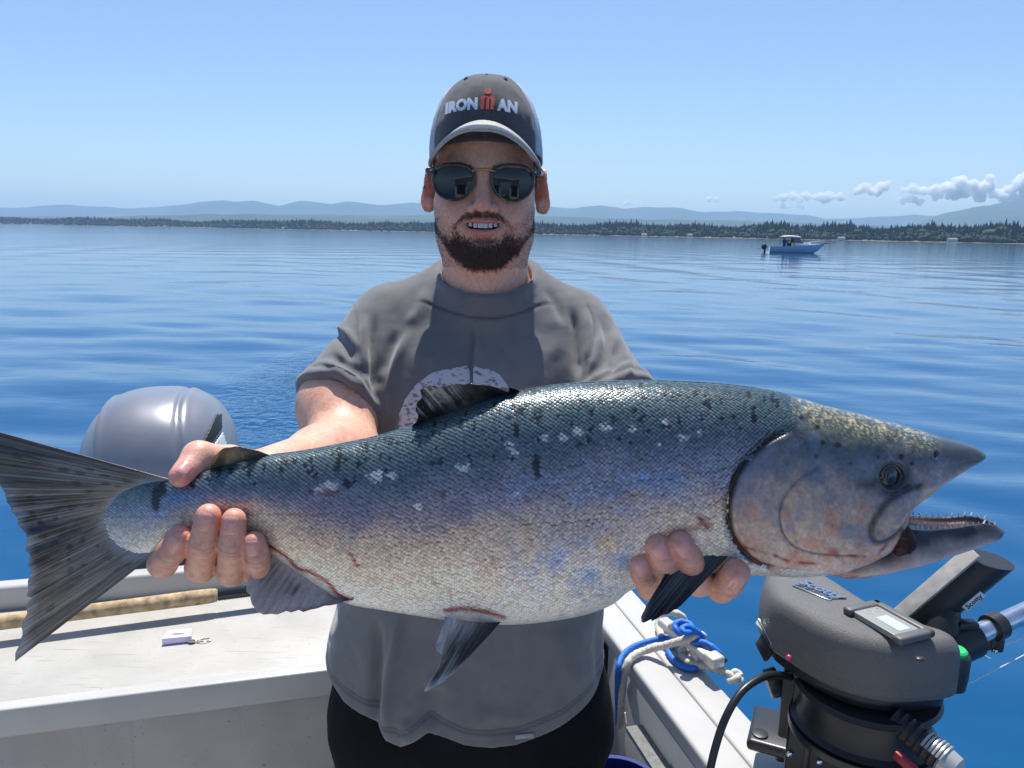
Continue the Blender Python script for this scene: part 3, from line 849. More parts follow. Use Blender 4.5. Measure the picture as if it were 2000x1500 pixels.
# ------------------------------------------------------------------ outboard motor
def build_outboard():
    c = PY(318, 900, 2.42)
    root = empty('outboard_motor', (c.x, c.y, .30), YAW)
    tag(root, 'silver outboard motor cowling behind the stern rail', 'outboard motor')
    zc = c.z - .30
    m = pmat('cowling_silver', (.25, .26, .29), .36, metal=.35, noise=(14, .06), coat=.25, bump=(900, .04, .0005))
    nu, nv = 120, 70
    th = np.linspace(0, 2 * math.pi, nu, endpoint=False); ph = np.linspace(0, math.pi / 2, nv)
    T, P = np.meshgrid(th, ph)
    ex = .80
    rx, ry = .235, .31
    cx = np.sign(np.cos(T)) * np.abs(np.cos(T)) ** ex; sx = np.sign(np.sin(T)) * np.abs(np.sin(T)) ** ex
    k = np.cos(P) ** .70
    H = .235
    X = rx * cx * k * (1 + .04 * np.sin(P)); Yv = ry * sx * k; Zv = H * np.sin(P) ** 1.08
    # pressed creases running over the hood
    crease = np.exp(-((X + .128 + .06 * Zv) / .009) ** 2) * .006 - .007 * sstep(.0, .02, -(X + .128 + .06 * Zv)) + np.exp(-((X - .105 + .12 * Zv) / .007) ** 2) * -.006 + .003 * np.exp(-((X - .125 + .12 * Zv) / .012) ** 2)
    nrm = np.stack([cx * np.cos(P), sx * np.cos(P), np.sin(P)], -1)
    V = np.stack([X, Yv, Zv], -1) + nrm * crease[..., None]
    low = np.stack([X[0] * 1.0, Yv[0], np.full(nu, -.16)], -1)[None]
    V = np.concatenate([low, V], 0) + np.array([0, 0, zc])
    I = np.arange((nv + 1) * nu).reshape(nv + 1, nu); J = np.roll(I, -1, 1)
    F = np.stack([I[:-1], J[:-1], J[1:], I[1:]], -1).reshape(-1, 4)
    me = fast_mesh('cowling', V.reshape(-1, 3), F)
    link('cowling', me, m, root)
    bv = BVHTree.FromPolygons([tuple(p) for p in V.reshape(-1, 3)], F.tolist())
    def patch(name, poly, off, mat, sub=12):
        # patch lying on the hood, given in the (x, z) view from the bow
        poly = np.array(poly); lo, hi = poly.min(0), poly.max(0)
        gx = np.linspace(lo[0], hi[0], 40); gz = np.linspace(lo[1], hi[1], 40)
        pts = {}; V2, F2 = [], []
        X2, Z2 = np.meshgrid(gx, gz); inn = in_poly(X2, Z2, poly)
        for i in range(40):
            for j in range(40):
                h = bv.ray_cast(Vector((X2[i, j], -1.2, zc + Z2[i, j])), Vector((0, 1, 0)))
                if h[0] is not None and inn[i, j]: pts[i, j] = len(V2); V2.append(tuple(h[0] + h[1].normalized() * off * (1 if h[1].y < 0 else -1)))
        for i in range(39):
            for j in range(39):
                q = [(i, j), (i, j + 1), (i + 1, j + 1), (i + 1, j)]
                if all(p in pts for p in q): F2.append([pts[p] for p in q])
        o = obj(name, V2, F2, mat, root)
        sm = o.modifiers.new('thickness', 'SOLIDIFY'); sm.thickness = .004; sm.offset = 0
        return o
    patch('air_vent', [(.145, .095), (.180, .168), (.192, .158), (.198, .130), (.160, .085)], .004, pmat('vent_black', (.01, .01, .012), .5))
    patch('vent_cover', [(.158, .078), (.200, .122), (.214, .07), (.224, -.02), (.172, -.02)], .005, pmat('vent_grey', (.60, .63, .68), .35, coat=.2))
    mb = MB(); mb.prism([(-.2, -.26), (.2, -.26), (.22, 0), (.18, .27), (-.18, .27), (-.22, 0)], zc - .24, zc - .155, .02); mb.build('lower_cowl', pmat('cowl_dark', (.08, .085, .095), .45), root)
    mb = MB(); mb.box((0, .08, (zc - .24 - .55) / 2 - .0), (.13, .22, zc - .24 + .55), None, .03); mb.build('leg', m, root)
    mb = MB(); mb.box((0, -.24, .42), (.24, .10, .30), None, .012); mb.build('bracket', pmat('bracket_dark', (.06, .06, .07), .5), root)
build_outboard()

# ------------------------------------------------------------------ downrigger
def build_downrigger():
    ctr = PZ(1690, 1250, 1.2)
    root = empty('downrigger', (ctr.x, ctr.y, ZG))
    tag(root, 'black electric downrigger with line counter clamped to the gunwale', 'downrigger')
    inv = -Vector(root.location)
    blk = pmat('downrigger_plastic', (.125, .123, .120), .44, noise=(1000, .40, 2), bump=(1100, .9, .0012), spec=.5)
    blk2 = pmat('downrigger_black', (.014, .0145, .017), .42, noise=(200, .2), bump=(500, .15, .0008))
    trim = pmat('downrigger_trim', (.022, .023, .026), .35)
    chrome = pmat('chrome', (.70, .74, .80), .14, metal=.95)
    alum = pmat('boom_aluminium', (.62, .65, .70), .22, metal=.95, noise=(40, .15))
    def part(mb, name, mat, parent=root, **k):
        bmesh.ops.translate(mb.bm, vec=inv, verts=mb.bm.verts)
        return mb.build(name, mat, parent, **k)
    ZT = 1.205
    rim = [PZ(1486, 1150, 1.175), PZ(1496, 1126, 1.18), PZ(1530, 1116, 1.19), PZ(1590, 1121, 1.19), PZ(1684, 1180, 1.19), PZ(1770, 1226, 1.19), PZ(1832, 1256, 1.19), PZ(1864, 1294, 1.16), PZ(1872, 1322, 1.14), PZ(1860, 1345, 1.13), PZ(1815, 1358, 1.125), PZ(1740, 1360, 1.125), PZ(1668, 1346, 1.125), PZ(1600, 1318, 1.125), PZ(1542, 1282, 1.125), PZ(1500, 1240, 1.135), PZ(1484, 1195, 1.15)]
    out = crom([(p.x, p.y) for p in rim], 6, closed=True)
    cen = out.mean(0)
    def ringp(k, z, off=0.0):
        d = out - cen; l = np.linalg.norm(d, axis=1)[:, None]
        q = cen + d * np.maximum(l - off, l * (1 - off / .13)) / l
        return np.hstack([q, np.full((len(q), 1), z)])
    prof = [(.010, 1.112), (.004, 1.114), (.0, 1.118), (.0, 1.132), (.0015, 1.135), (.0, 1.138), (.0005, 1.166), (.0025, 1.180), (.007, 1.190), (.013, 1.1965), (.020, 1.2005), (.030, 1.203), (.055, 1.2045), (.09, 1.2052)]
    V, F = [], []
    n = len(out)
    for off, z in prof: V += [tuple(Vector(p) + inv) for p in ringp(1, z, off)]
    for s in range(len(prof) - 1):
        for k in range(n): F.append((s * n + k, s * n + (k + 1) % n, (s + 1) * n + (k + 1) % n, (s + 1) * n + k))
    F.append(tuple(range((len(prof) - 1) * n, len(prof) * n))); F.append(tuple(range(n))[::-1])
    cov = obj('cover', V, F, blk, root)
    bm = bmesh.new(); bm.from_mesh(cov.data); bmesh.ops.recalc_face_normals(bm, faces=bm.faces); bm.to_mesh(cov.data); bm.free()
    cov.data.shade_smooth(); cov.data.set_sharp_from_angle(angle=R(50))
    # trim seam below the cover, spool and frame
    mb = MB(); q = [(p[0], p[1]) for p in ringp(1, 0, .014)]; mb.prism(q, 1.093, 1.1115, .003, 2); part(mb, 'seam_trim', trim)
    sc = PZ(1688, 1372, 1.06)
    mb = MB(); mb.lathe([(.100, 1.022), (.104, 1.027), (.096, 1.032), (.090, 1.052), (.096, 1.078), (.104, 1.085), (.100, 1.091)], 48, Matrix.Translation((sc.x, sc.y, 0))); part(mb, 'spool', blk2)
    mb = MB(); mb.lathe([(.1055, 1.008), (.1065, 1.013), (.1055, 1.0205)], 48, Matrix.Translation((sc.x, sc.y, 0))); part(mb, 'spool_guard', trim)
    ex = (PZ(1800, 1400, 1.0) - PZ(1600, 1400, 1.0)).normalized()
    rz = Matrix.Rotation(R(-24), 3, 'Z')
    fc = PZ(1650, 1440, .95)
    mb = MB(); mb.box((fc.x, fc.y + .01, .935), (.165, .135, .10), rz, .008, 3); part(mb, 'frame', blk2)
    for (dx, dy) in ((-.075, -.0705), (-.03, -.0705), (.03, -.0705)):
        v = rz @ Vector((dx, dy, 0)); mb = MB(); mb.ball((fc.x + v.x, fc.y + .01 + v.y, .935), .0055, 2, (1, .6, 1)); part(mb, 'screw', chrome)
    for dx in (-.05, .002, .05):
        v = rz @ Vector((dx, -.069, 0)); mb = MB(); mb.box((fc.x + v.x, fc.y + .01 + v.y, .94), (.008, .010, .09), rz, .002); part(mb, 'frame_rib', trim)
    # swivel base plate and pedestal down to the gunwale
    bp = PZ(1600, 1470, .87)
    mb = MB(); mb.box((bp.x + .01, bp.y + .02, .872), (.24, .12, .022), rz, .008, 3); part(mb, 'base_plate', trim)
    v = rz @ Vector((-.10, -.035, 0)); mb = MB(); mb.lathe([(.014, .883), (.014, .886), (.011, .887)], 16, Matrix.Translation((bp.x + .01 + v.x, bp.y + .02 + v.y, 0))); part(mb, 'bolt', blk2)
    mb = MB(); mb.lathe([(.062, ZG + .003), (.062, ZG + .012), (.050, ZG + .018), (.046, .86)], 32, Matrix.Translation((bp.x + .02, bp.y + .03, 0))); part(mb, 'pedestal', blk2)
    kn = PZ(1545, 1455, .86)
    def knob(c, r, h, M=None):
        mb = MB(); k = 5; poly = []
        for i in range(60):
            t = 2 * math.pi * i / 60; poly.append(((r * (1 + .16 * math.cos(k * t))) * math.cos(t), (r * (1 + .16 * math.cos(k * t))) * math.sin(t)))
        mb.prism(poly, -h / 2, h / 2, .003, 2, Matrix.Translation(c) @ (M or Matrix.Identity(4))); part(mb, 'knob', trim)
    knob(Vector((kn.x - .005, kn.y, .852)), .026, .026)
    k2 = PZ(1512, 1335, 1.03)
    knob(Vector((k2.x, k2.y, 1.03)), .022, .022, Matrix.Rotation(R(70), 4, 'Y'))
    mb = MB(); mb.tube([(k2.x, k2.y, 1.03), (k2.x + .06, k2.y + .01, 1.03)], .008, 10); part(mb, 'knob_stem', blk2)
    a0 = PZ(1545, 1370, 1.02); mb = MB(); mb.box((a0.x + .03, a0.y + .015, 1.012), (.075, .06, .12), rz, .006); part(mb, 'motor_housing', blk2)
    a1 = PZ(1560, 1365, 1.03); mb = MB(); mb.box((a1.x + .004, a1.y - .008, 1.045), (.03, .018, .075), rz, .003); part(mb, 'latch_block', trim)
    # chrome latch at the cover's side
    l0, l1 = PZ(1486, 1222, 1.135), PZ(1505, 1258, 1.118)
    ld = (l1 - l0).normalized()
    mb = MB(); M = ld.to_track_quat('X', 'Z').to_matrix()
    mb.box(tuple(l0.lerp(l1, .5) + Vector((-.003, -.004, .006))), ((l1 - l0).length + .012, .007, .012), M, .0015); part(mb, 'latch', chrome)
    mb = MB(); mb.box(tuple(l0.lerp(l1, .6) + Vector((-.004, -.006, -.016))), ((l1 - l0).length, .008, .028), M, .002); part(mb, 'latch_clip', trim)
    # line counter: raised bezel on the cover
    q = [PZ(1650, 1200, ZT), PZ(1704, 1178, ZT), PZ(1824, 1242, ZT), PZ(1762, 1268, ZT)]
    c = sum(q, Vector()) / 4
    exx = ((q[2] - q[1]) + (q[3] - q[0])).normalized(); eyy = Vector((-exx.y, exx.x, 0))
    Lx = ((q[2] - q[1]).length + (q[3] - q[0]).length) / 2; Ly = abs((q[1] - q[0]).dot(eyy))
    Mq = Matrix.Translation((c.x, c.y, ZT)) @ Matrix((exx, eyy, Vector((0, 0, 1)))).transposed().to_4x4()
    def rrect(w, h, r, n=5):
        o = []
        for (sx, sy, a) in ((1, 1, 0), (-1, 1, 90), (-1, -1, 180), (1, -1, 270)):
            for k in range(n + 1):
                t = R(a + 90 * k / n); o.append((sx * (w / 2 - r) + r * math.cos(t), sy * (h / 2 - r) + r * math.sin(t)))
        return o
    mb = MB(); h0 = .011
    # U-shaped bezel: two arms and a back bar
    for args in (((-Lx / 2 + .008, 0), (.016, Ly)), ((Lx / 2 - .008, 0), (.016, Ly)), ((0, Ly / 2 - .007), (Lx, .014))):
        (x0, y0), (w, h) = args
        mb.box((x0, y0, h0 / 2), (w, h, h0), None, .004, 3)
    bmesh.ops.transform(mb.bm, matrix=Mq, verts=mb.bm.verts); part(mb, 'counter_bezel', pmat('bezel_plastic', (.11, .108, .104), .42, bump=(900, .3, .0006)))
    W2, H2 = Lx - .030, Ly - .020
    mb = MB(); mb.prism(rrect(W2, H2, .004), .0, .0085, .0012, 2, Mq @ Matrix.Translation((0, -.004, 0))); cnt = part(mb, 'counter_body', pmat('counter_face', (.30, .295, .28), .32, coat=.3))
    mb = MB(); mb.prism(rrect(W2 * .56, H2 * .46, .0015), .0084, .0090, 0, 1, Mq @ Matrix.Translation((.14 * W2, -.002, 0))); part(mb, 'screen', pmat('lcd_screen', (.46, .58, .55), .12, coat=.6), cnt)
    tm = text_mesh('0226', H2 * .42, .0001)
    o = link('digits', tm, pmat('lcd_digits', (.80, .90, .86), .3), cnt)
    tm.transform(Matrix.Translation(inv) @ Mq @ Matrix.Translation((.15 * W2, -.002, .0093)))
    for k, gl in ((0, 'S'), (1, 'M')):
        x0, y0 = -.36 * W2, (-.16 + .36 * k) * H2
        mb = MB(); mb.tube([tuple(Mq @ Vector((x0 + .0060 * math.cos(t), y0 + .0048 * math.sin(t), .0088))) for t in np.linspace(0, 6.28, 20)], .0004, 6, False); part(mb, 'button_ring', pmat('button_print', (.62, .60, .54), .5), cnt)
    # chrome maker's name
    a, b = PZ(1560, 1140, ZT), PZ(1640, 1172, ZT)
    tx = (b - a).normalized(); ty = Vector((-tx.y, tx.x, 0)); tl = (b - a).length
    Mt = Matrix.Translation(((a + b) / 2).to_tuple()[:2] + (ZT,)) @ Matrix((tx, ty, Vector((0, 0, 1)))).transposed().to_4x4()
    tm = text_mesh('Scotty', 1.0, .0, .012, .25, .95)
    xs_ = np.array([v.co.x for v in tm.vertices]); k = tl * 1.06 / (xs_.max() - xs_.min()); bpy.data.meshes.remove(tm)
    tm = text_mesh('Scotty', k * 1.0, .0016, .0006, .25, .95); tm.transform(Matrix.Translation(inv) @ Mt @ Matrix.Translation((0, .006, .0018)))
    link('lettering', tm, chrome, root)
    mb = MB(); mb.box((-.004, -.0125, .0012), (tl * .92, .009, .0024), None, .0006); bmesh.ops.transform(mb.bm, matrix=Mt, verts=mb.bm.verts); pl = part(mb, 'name_plate', chrome)
    tm = text_mesh('HIGH PERFORMANCE', .0078, .0002); xs_ = np.array([v.co.x for v in tm.vertices]); s_ = tl * .86 / (xs_.max() - xs_.min())
    tm.transform(Matrix.Translation(inv) @ Mt @ Matrix.Translation((-.004, -.0125, .0026)) @ Matrix.Diagonal((s_, .95, 1, 1)))
    link('lettering', tm, blk2, pl)
    # small fittings on the cover
    p = PZ(1541, 1284, 1.158); MB_ = MB(); MB_.ball(tuple(p), .0042, 2); part(MB_, 'indicator', pmat('indicator_red', (.55, .03, .08), .2, coat=.6))
    p = PZ(1797, 1288, 1.199); mb = MB(); mb.ball((p.x, p.y, 1.2005), .008, 2, (1, .8, .3)); part(mb, 'plug', trim)
    g = PZ(1865, 1273, 1.165)
    mb = MB(); mb.lathe([(.020, 1.11), (.022, 1.13), (.022, 1.158), (.0195, 1.163), (.017, 1.163)], 28, Matrix.Translation((g.x, g.y, 0))); bt_ = part(mb, 'switch_boss', trim)
    mb = MB(); mb.lathe([(.0168, 1.160), (.0165, 1.168), (.014, 1.1705), (.002, 1.1712)], 28, Matrix.Translation((g.x, g.y, 0))); part(mb, 'button', pmat('button_green', (.03, .52, .16), .4), bt_)
    # rod holder: channel tube
    r0, r1 = PY(1775, 1225, 1.12), PY(1932, 1092, 1.10)
    ax = (r1 - r0).normalized(); sd = ax.cross(Vector((0, -1, 0))).normalized(); sd = -sd if sd.z < 0 else sd; fr = sd.cross(ax).normalized()
    def Pn(t, s, f): return r0 + ax * t + sd * s + fr * f
    Ln = (r1 - r0).length
    mb = MB()
    secs = []
    for t in np.linspace(-.02, Ln, 16):
        cut = 0
        ring_ = []
        for k in range(28):
            th = 2 * math.pi * k / 28
            s_, f_ = .0315 * math.cos(th), .030 * math.sin(th)
            s_ = max(min(s_, .026), -.0315)
            slant = (-.55 * s_ if t > Ln * .9 else 0)
            ring_.append(mb.bm.verts.new(Pn(t + slant, s_, f_)))
        secs.append(ring_)
    for A_, B_ in zip(secs, secs[1:]):
        for k in range(28): mb.bm.faces.new((A_[k], A_[(k + 1) % 28], B_[(k + 1) % 28], B_[k]))
    mb.bm.faces.new(secs[0]); mb.bm.faces.new(secs[-1])
    tb = part(mb, 'rod_holder', pmat('holder_black', (.016, .017, .020), .42, bump=(700, .35, .001)))
    sgn = 1 if sd.z > 0 or sd.x < 0 else -1
    mb = MB(); M = Matrix((ax, fr, sd)).transposed()
    mb.box(tuple(Pn(Ln * .48, .0268 * 1, .0)), (Ln * .98, .036, .0045), M, .0015); part(mb, 'holder_strip', pmat('holder_grey', (.30, .285, .26), .5, noise=(60, .25)), tb)
    mb = MB(); mb.box(tuple(Pn(Ln * .62, -.014, -.0286 if fr.y > 0 else .0286)), (.036, .003, .012), M, .0012); lp = part(mb, 'label_plate', pmat('label_white', (.62, .66, .72), .35), tb)
    side = -1 if fr.y > 0 else 1
    tm = text_mesh('Scotty', .011, .0002, .0002); xx_ = -sd * 1.0
    Mt2 = Matrix((ax, sd, ax.cross(sd))).transposed().to_4x4() if ax.cross(sd).y < 0 else Matrix((ax, -sd, ax.cross(-sd))).transposed().to_4x4(); Mt2.translation = Pn(Ln * .62, -.014, side * .0304)
    tm.transform(Matrix.Translation(inv) @ Mt2); link('lettering', tm, blk2, lp)
    h0_, h1_ = PY(1800, 1240, 1.10), PY(1850, 1160, 1.10)
    mb = MB(); mb.tube([tuple(PY(1828, 1262, 1.08)), tuple(PY(1838, 1225, 1.09)), tuple(PY(1845, 1190, 1.10))], [.030, .028, .022], 18); part(mb, 'holder_foot', blk2)
    # boom
    b0, b1 = PY(1868, 1258, 1.08), PY(2060, 1170, 1.16)
    bd = (b1 - b0).normalized()
    mb = MB(); mb.tube([tuple(b0), tuple(b1)], .0155, 20); part(mb, 'boom', alum)
    mb = MB(); mb.tube([tuple(b0 - bd * .02), tuple(b0 + bd * .030), tuple(b0 + bd * .036)], [.030, .030, .024], 22); part(mb, 'boom_hub', blk2)
    mb = MB(); p = b0 + bd * .012; mb.box(tuple(p + Vector((0, -.004, .030))), (.030, .02, .014), None, .003); part(mb, 'hub_lug', trim)
    t_ = (PY(1940, 1225, 1.11) - b0).dot(bd)
    mb = MB(); mb.tube([tuple(b0 + bd * (t_ - .008)), tuple(b0 + bd * (t_ + .012))], .0215, 22); mb.box(tuple(b0 + bd * t_ + Vector((.004, -.004, -.026))), (.022, .016, .026), None, .005); part(mb, 'boom_clamp', trim)
    p = PY(1944, 1272, 1.095); mb = MB(); mb.ball(tuple(p), .0035, 2); part(mb, 'rivet', chrome)
    p0, p1 = PY(1914, 1274, 1.088), PY(1934, 1287, 1.086); mb = MB(); mb.tube([tuple(p0), tuple(p1)], .0018, 8); part(mb, 'pin', chrome)
    # crank handle and brake lever at the lower side
    hg0, hg1 = PY(1745, 1405, .98), PY(1850, 1490, .92)
    hd = (hg1 - hg0).normalized()
    mb = MB(); mb.tube([tuple(hg0 + hd * t) for t in np.linspace(0, (hg1 - hg0).length, 24)], [.019 * (1 + .06 * math.cos(k * 2.1)) for k in range(24)], 16); part(mb, 'crank_grip', blk2)
    mb = MB()
    for k in range(6):
        p = hg0 + hd * ((hg1 - hg0).length * (.60 + .066 * k))
        up_ = Vector((0, -.35, .94)); sdv = hd.cross(up_).normalized()
        mb.tube([tuple(p + up_ * .0205 * math.cos(t) + sdv * .0205 * math.sin(t)) for t in np.linspace(-.9, .9, 8)], .0022, 6)
    mb.tube([tuple(hg1 - hd * .008), tuple(hg1 + hd * .012), tuple(hg1 + hd * .02)], [.020, .018, .008], 16)
    part(mb, 'grip_ribs', pmat('grip_grey', (.42, .43, .44), .35, metal=.4))['kind'] = 'stuff'
    q0, q1 = PY(1750, 1472, .93), PY(1782, 1502, .91)
    M = (q1 - q0).to_track_quat('X', 'Z').to_matrix()
    mb = MB(); mb.box(tuple(q0.lerp(q1, .6)), ((q1 - q0).length * 1.3, .010, .013), M, .002); part(mb, 'brake_lever', pmat('lever_red', (.30, .018, .03), .4))
    # thin downrigger cable
    cab = pmat('line_white', (.75, .77, .78), .4)
    for pts in (((1888, 1289, 1.08), (2060, 1222, 1.15)), ((1870, 1347, 1.02), (2060, 1248, 1.12)), ((1795, 1390, 1.0), (1850, 1362, 1.02))):
        mb = MB(); mb.tube([tuple(PY(*p)) for p in pts], .0007, 6); part(mb, 'cable', cab)
    return root
DOWN = build_downrigger()
_pc = crom([tuple(PY(x, y, d)) for x, y, d in ((1545, 1322, 1.08), (1508, 1318, 1.06), (1475, 1330, 1.04), (1444, 1356, 1.02), (1418, 1400, 1.0), (1400, 1450, .99), (1386, 1510, .98), (1378, 1580, .97))], 8)
MB().tube([tuple(p) for p in _pc], .0058, 12).build('power_cable', pmat('cable_black', (.016, .016, .018), .35), None)
tag(bpy.data.objects['power_cable'], 'black power cable curving from the downrigger down into the boat', 'cable')
_tp = PY(985, 1462, 1.1)

# a blue tub by his leg, mostly hidden
_bc = BP(.285, .93, 0)
MB().lathe([(.080, .085), (.085, .10), (.092, .690), (.097, .70), (.095, .71), (.085, .71), (.075, .12)], 32, Matrix.Translation((_bc.x, _bc.y, 0))).build('bucket', pmat('bucket_blue', (.006, .022, .17), .4), None)
tag(bpy.data.objects['bucket'], 'deep blue plastic bucket standing between his leg and the side board', 'bucket')
# ================================================================== THE SALMON
FISH_Y = 0.70
def build_fish():
    root = empty('salmon', PY(960, 985, FISH_Y))
    tag(root, 'big silver salmon with spotted dark back held across his body, mouth open', 'fish')
    rl = np.array(root.location)
    M3 = np.array(CAM_M.to_3x3())
    def W(px, py, dy=0.0):
        """photograph outline on the fish's mid plane -> root-local metres, dy = depth off the mid plane"""
        px = np.asarray(px, float); py = np.asarray(py, float); dy = np.asarray(dy, float)
        d = np.stack([(px - 1000) / FPX, -(py - 750) / FPX, -np.ones_like(px)], -1) @ M3.T
        P = d * (FISH_Y / d[..., 1])[..., None]
        P[..., 2] += CAM_Z
        P[..., 1] += dy
        return P - rl
    M_PX = FISH_Y / FPX
    def WD(px, py, dy):
        d = np.stack([(px - 1000) / FPX, -(py - 750) / FPX, -np.ones_like(px)], -1) @ M3.T
        P = d * ((FISH_Y + dy) / d[..., 1])[..., None]
        P[..., 2] += CAM_Z
        return P - rl
    # ---------------- outlines (x, y) of trunk and head
    top = np.array([(176, 1000), (182, 975), (200, 955), (240, 944), (300, 938), (335, 936), (400, 922), (450, 909), (520, 891), (600, 880), (700, 861), (760, 846), (810, 829), (860, 812), (920, 791), (980, 772), (1040, 760), (1100, 752), (1180, 747), (1260, 745), (1340, 747), (1420, 752), (1500, 763), (1560, 778), (1620, 795), (1700, 815), (1770, 834), (1830, 851), (1880, 864), (1905, 873), (1917, 882), (1922, 890)], float)
    bot = np.array([(176, 1016), (182, 1048), (200, 1070), (240, 1084), (300, 1078), (335, 1064), (400, 1052), (450, 1054), (510, 1064), (580, 1105), (640, 1146), (685, 1171), (760, 1184), (850, 1197), (940, 1207), (1010, 1208), (1080, 1200), (1140, 1188), (1190, 1168), (1225, 1140), (1270, 1128), (1330, 1122), (1400, 1112), (1480, 1112), (1540, 1115), (1600, 1112), (1660, 1102), (1706, 1078), (1733, 1036), (1745, 996), (1772, 973), (1804, 951), (1840, 929), (1872, 911), (1900, 900), (1922, 892)], float)
    wid = np.array([(176, .0012), (200, .0025), (260, .0065), (330, .0145), (420, .022), (520, .030), (650, .040), (800, .050), (950, .057), (1100, .061), (1250, .062), (1400, .060), (1500, .059), (1560, .058), (1640, .053), (1720, .046), (1790, .038), (1850, .028), (1890, .019), (1912, .010), (1922, .002)], float)
    NX, NA = 760, 232
    xs = np.concatenate([np.linspace(176, 240, 50)[:-1], np.linspace(240, 1880, NX - 90)[:-1], np.linspace(1880, 1922, 42)])
    NX = len(xs)
    def cint(x, T):
        # smooth interpolation: Catmull-Rom densified outline
        C = crom(T, 12); o = np.argsort(C[:, 0], kind='stable'); return np.interp(x, C[o, 0], C[o, 1])
    tp, bt, wd = cint(xs, top), cint(xs, bot), cint(xs, wid)
    # ring angle: 0 = back ridge, positive towards the camera side; front half denser
    fr = np.linspace(0, math.pi, 165); bk = np.linspace(math.pi, 2 * math.pi, NA - 165 + 1)[1:-1]
    ph = np.concatenate([fr, bk]); NA = len(ph)
    A, X = np.meshgrid(ph, xs)
    mid = ((tp + bt) / 2)[:, None]; hh = ((bt - tp) / 2)[:, None]
    e = np.interp(xs, [176, 300, 600, 1500, 1800, 1922], [1.0, 1.0, .92, .86, .8, .9])[:, None]
    cy = np.sign(np.cos(A)) * np.abs(np.cos(A)) ** e
    sy = np.sign(np.sin(A)) * np.abs(np.sin(A)) ** e
    PYY = mid - hh * cy
    DEP = -wd[:, None] * sy
    # where each point of the near side shows in the photograph: marks are placed by that
    Xp, Yp = X, PYY
    XA, YA = px_of(W(X, PYY, -np.abs(DEP)).reshape(-1, 3) + rl)
    X, PYY = XA.reshape(Xp.shape), YA.reshape(Xp.shape)
    # ---------------- relief of the head
    gill = crom([(1552, 838), (1520, 850), (1490, 868), (1460, 895), (1438, 932), (1424, 975), (1423, 1015), (1434, 1052), (1456, 1082), (1482, 1100), (1520, 1110)], 8)
    preop = crom([(1600, 915), (1560, 940), (1535, 970), (1524, 1005), (1530, 1040), (1550, 1066), (1585, 1080), (1640, 1086), (1690, 1084)], 8)
    maxl = crom([(1800, 948), (1765, 958), (1735, 978), (1712, 1008), (1702, 1035), (1708, 1054), (1726, 1056), (1750, 1042), (1772, 1016), (1790, 992)], 8)
    front = (A > 0) & (A < math.pi)
    dg, pg, sg = seg_dist(X, PYY, gill)
    dp, pp, sp = seg_dist(X, PYY, preop)
    dm, pm, sm = seg_dist(X, PYY, maxl)
    mx_in = in_poly(X, PYY, maxl)
    inward = np.zeros_like(X)
    endf = sstep(0, .06, pg) * (1 - sstep(.94, 1, pg))
    headside = in_poly(X, PYY, [tuple(p) for p in gill] + [(2000, 1150), (2000, 700), (1600, 780)])
    inward += .0042 * np.exp(-(dg / 6.0) ** 2) * endf
    inward -= np.where(headside, .0028 * np.exp(-(dg / 34.0)) * endf, 0) * (dg > 4)
    inward += .0012 * np.exp(-(dp / 3.2) ** 2)
    inward -= np.where(mx_in, .0022 * sstep(0, 7, dm), 0)
    inward += np.where(~mx_in, .0016 * np.exp(-(dm / 5.0) ** 2), 0)
    ex, ey, er = 1743, 932, 25
    de = np.hypot(X - ex, (PYY - ey) * 1.05)
    inward += .004 * (1 - sstep(er - 5, er + 2, de)) - .0012 * np.exp(-((de - er - 5) / 6.0) ** 2)
    dn = np.hypot((X - 1828) * 1.5, PYY - 889)
    inward += .003 * (1 - sstep(3, 8, dn)) - .0008 * np.exp(-((dn - 11) / 4.0) ** 2)
    # bony unevenness on the head
    Pn = np.stack([X.ravel() * .02, PYY.ravel() * .02, np.zeros(X.size)], 1)
    n_lo = fbm(Pn, 1.0, 4, 4).reshape(X.shape)
    inward += np.where(headside, .0010 * n_lo, .0003 * n_lo)
    DEP = DEP + inward * np.sign(np.where(DEP == 0, 1, -DEP)) * (np.abs(sy) ** .5)
    V = W(Xp, Yp, DEP)
    # ---------------- colour of the skin
    v = (Yp - tp[:, None]) / np.maximum((bt - tp)[:, None], 1)
    def ramp(v, stops):
        k = np.array([s[0] for s in stops]); c = np.array([lina(s[1]) for s in stops])
        return np.stack([np.interp(v, k, c[:, i]) for i in range(3)], -1)
    n_hi = fbm(Pn, 5.0, 4, 31).reshape(X.shape)
    n_md = fbm(Pn, 1.6, 4, 57).reshape(X.shape)
    def skin(X, v, n_lo, n_md, n_hi):
        vv = v + .05 * n_lo + .03 * n_md
        body = ramp(vv, [(0, (78, 98, 102)), (.07, (84, 104, 110)), (.18, (98, 108, 118)), (.30, (122, 124, 138)), (.40, (156, 144, 146)), (.50, (192, 168, 150)), (.62, (212, 190, 168)), (.78, (222, 210, 192)), (.92, (230, 222, 210)), (1, (234, 226, 216))])
        # blue sheen of the flank, put into the colour as soft-edged bands
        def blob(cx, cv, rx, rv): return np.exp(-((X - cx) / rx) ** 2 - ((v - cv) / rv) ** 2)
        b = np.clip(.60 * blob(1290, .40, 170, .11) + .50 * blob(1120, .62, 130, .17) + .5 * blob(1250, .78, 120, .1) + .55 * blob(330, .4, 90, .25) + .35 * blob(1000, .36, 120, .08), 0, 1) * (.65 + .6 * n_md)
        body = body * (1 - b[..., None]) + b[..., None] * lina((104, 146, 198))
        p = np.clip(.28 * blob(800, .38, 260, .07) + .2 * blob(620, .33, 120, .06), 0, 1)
        body = body * (1 - p[..., None]) + p[..., None] * lina((128, 112, 148))
        t = np.clip(blob(230, .55, 70, .4), 0, 1) * .6
        return body * (1 - t[..., None]) + t[..., None] * lina((128, 158, 172))
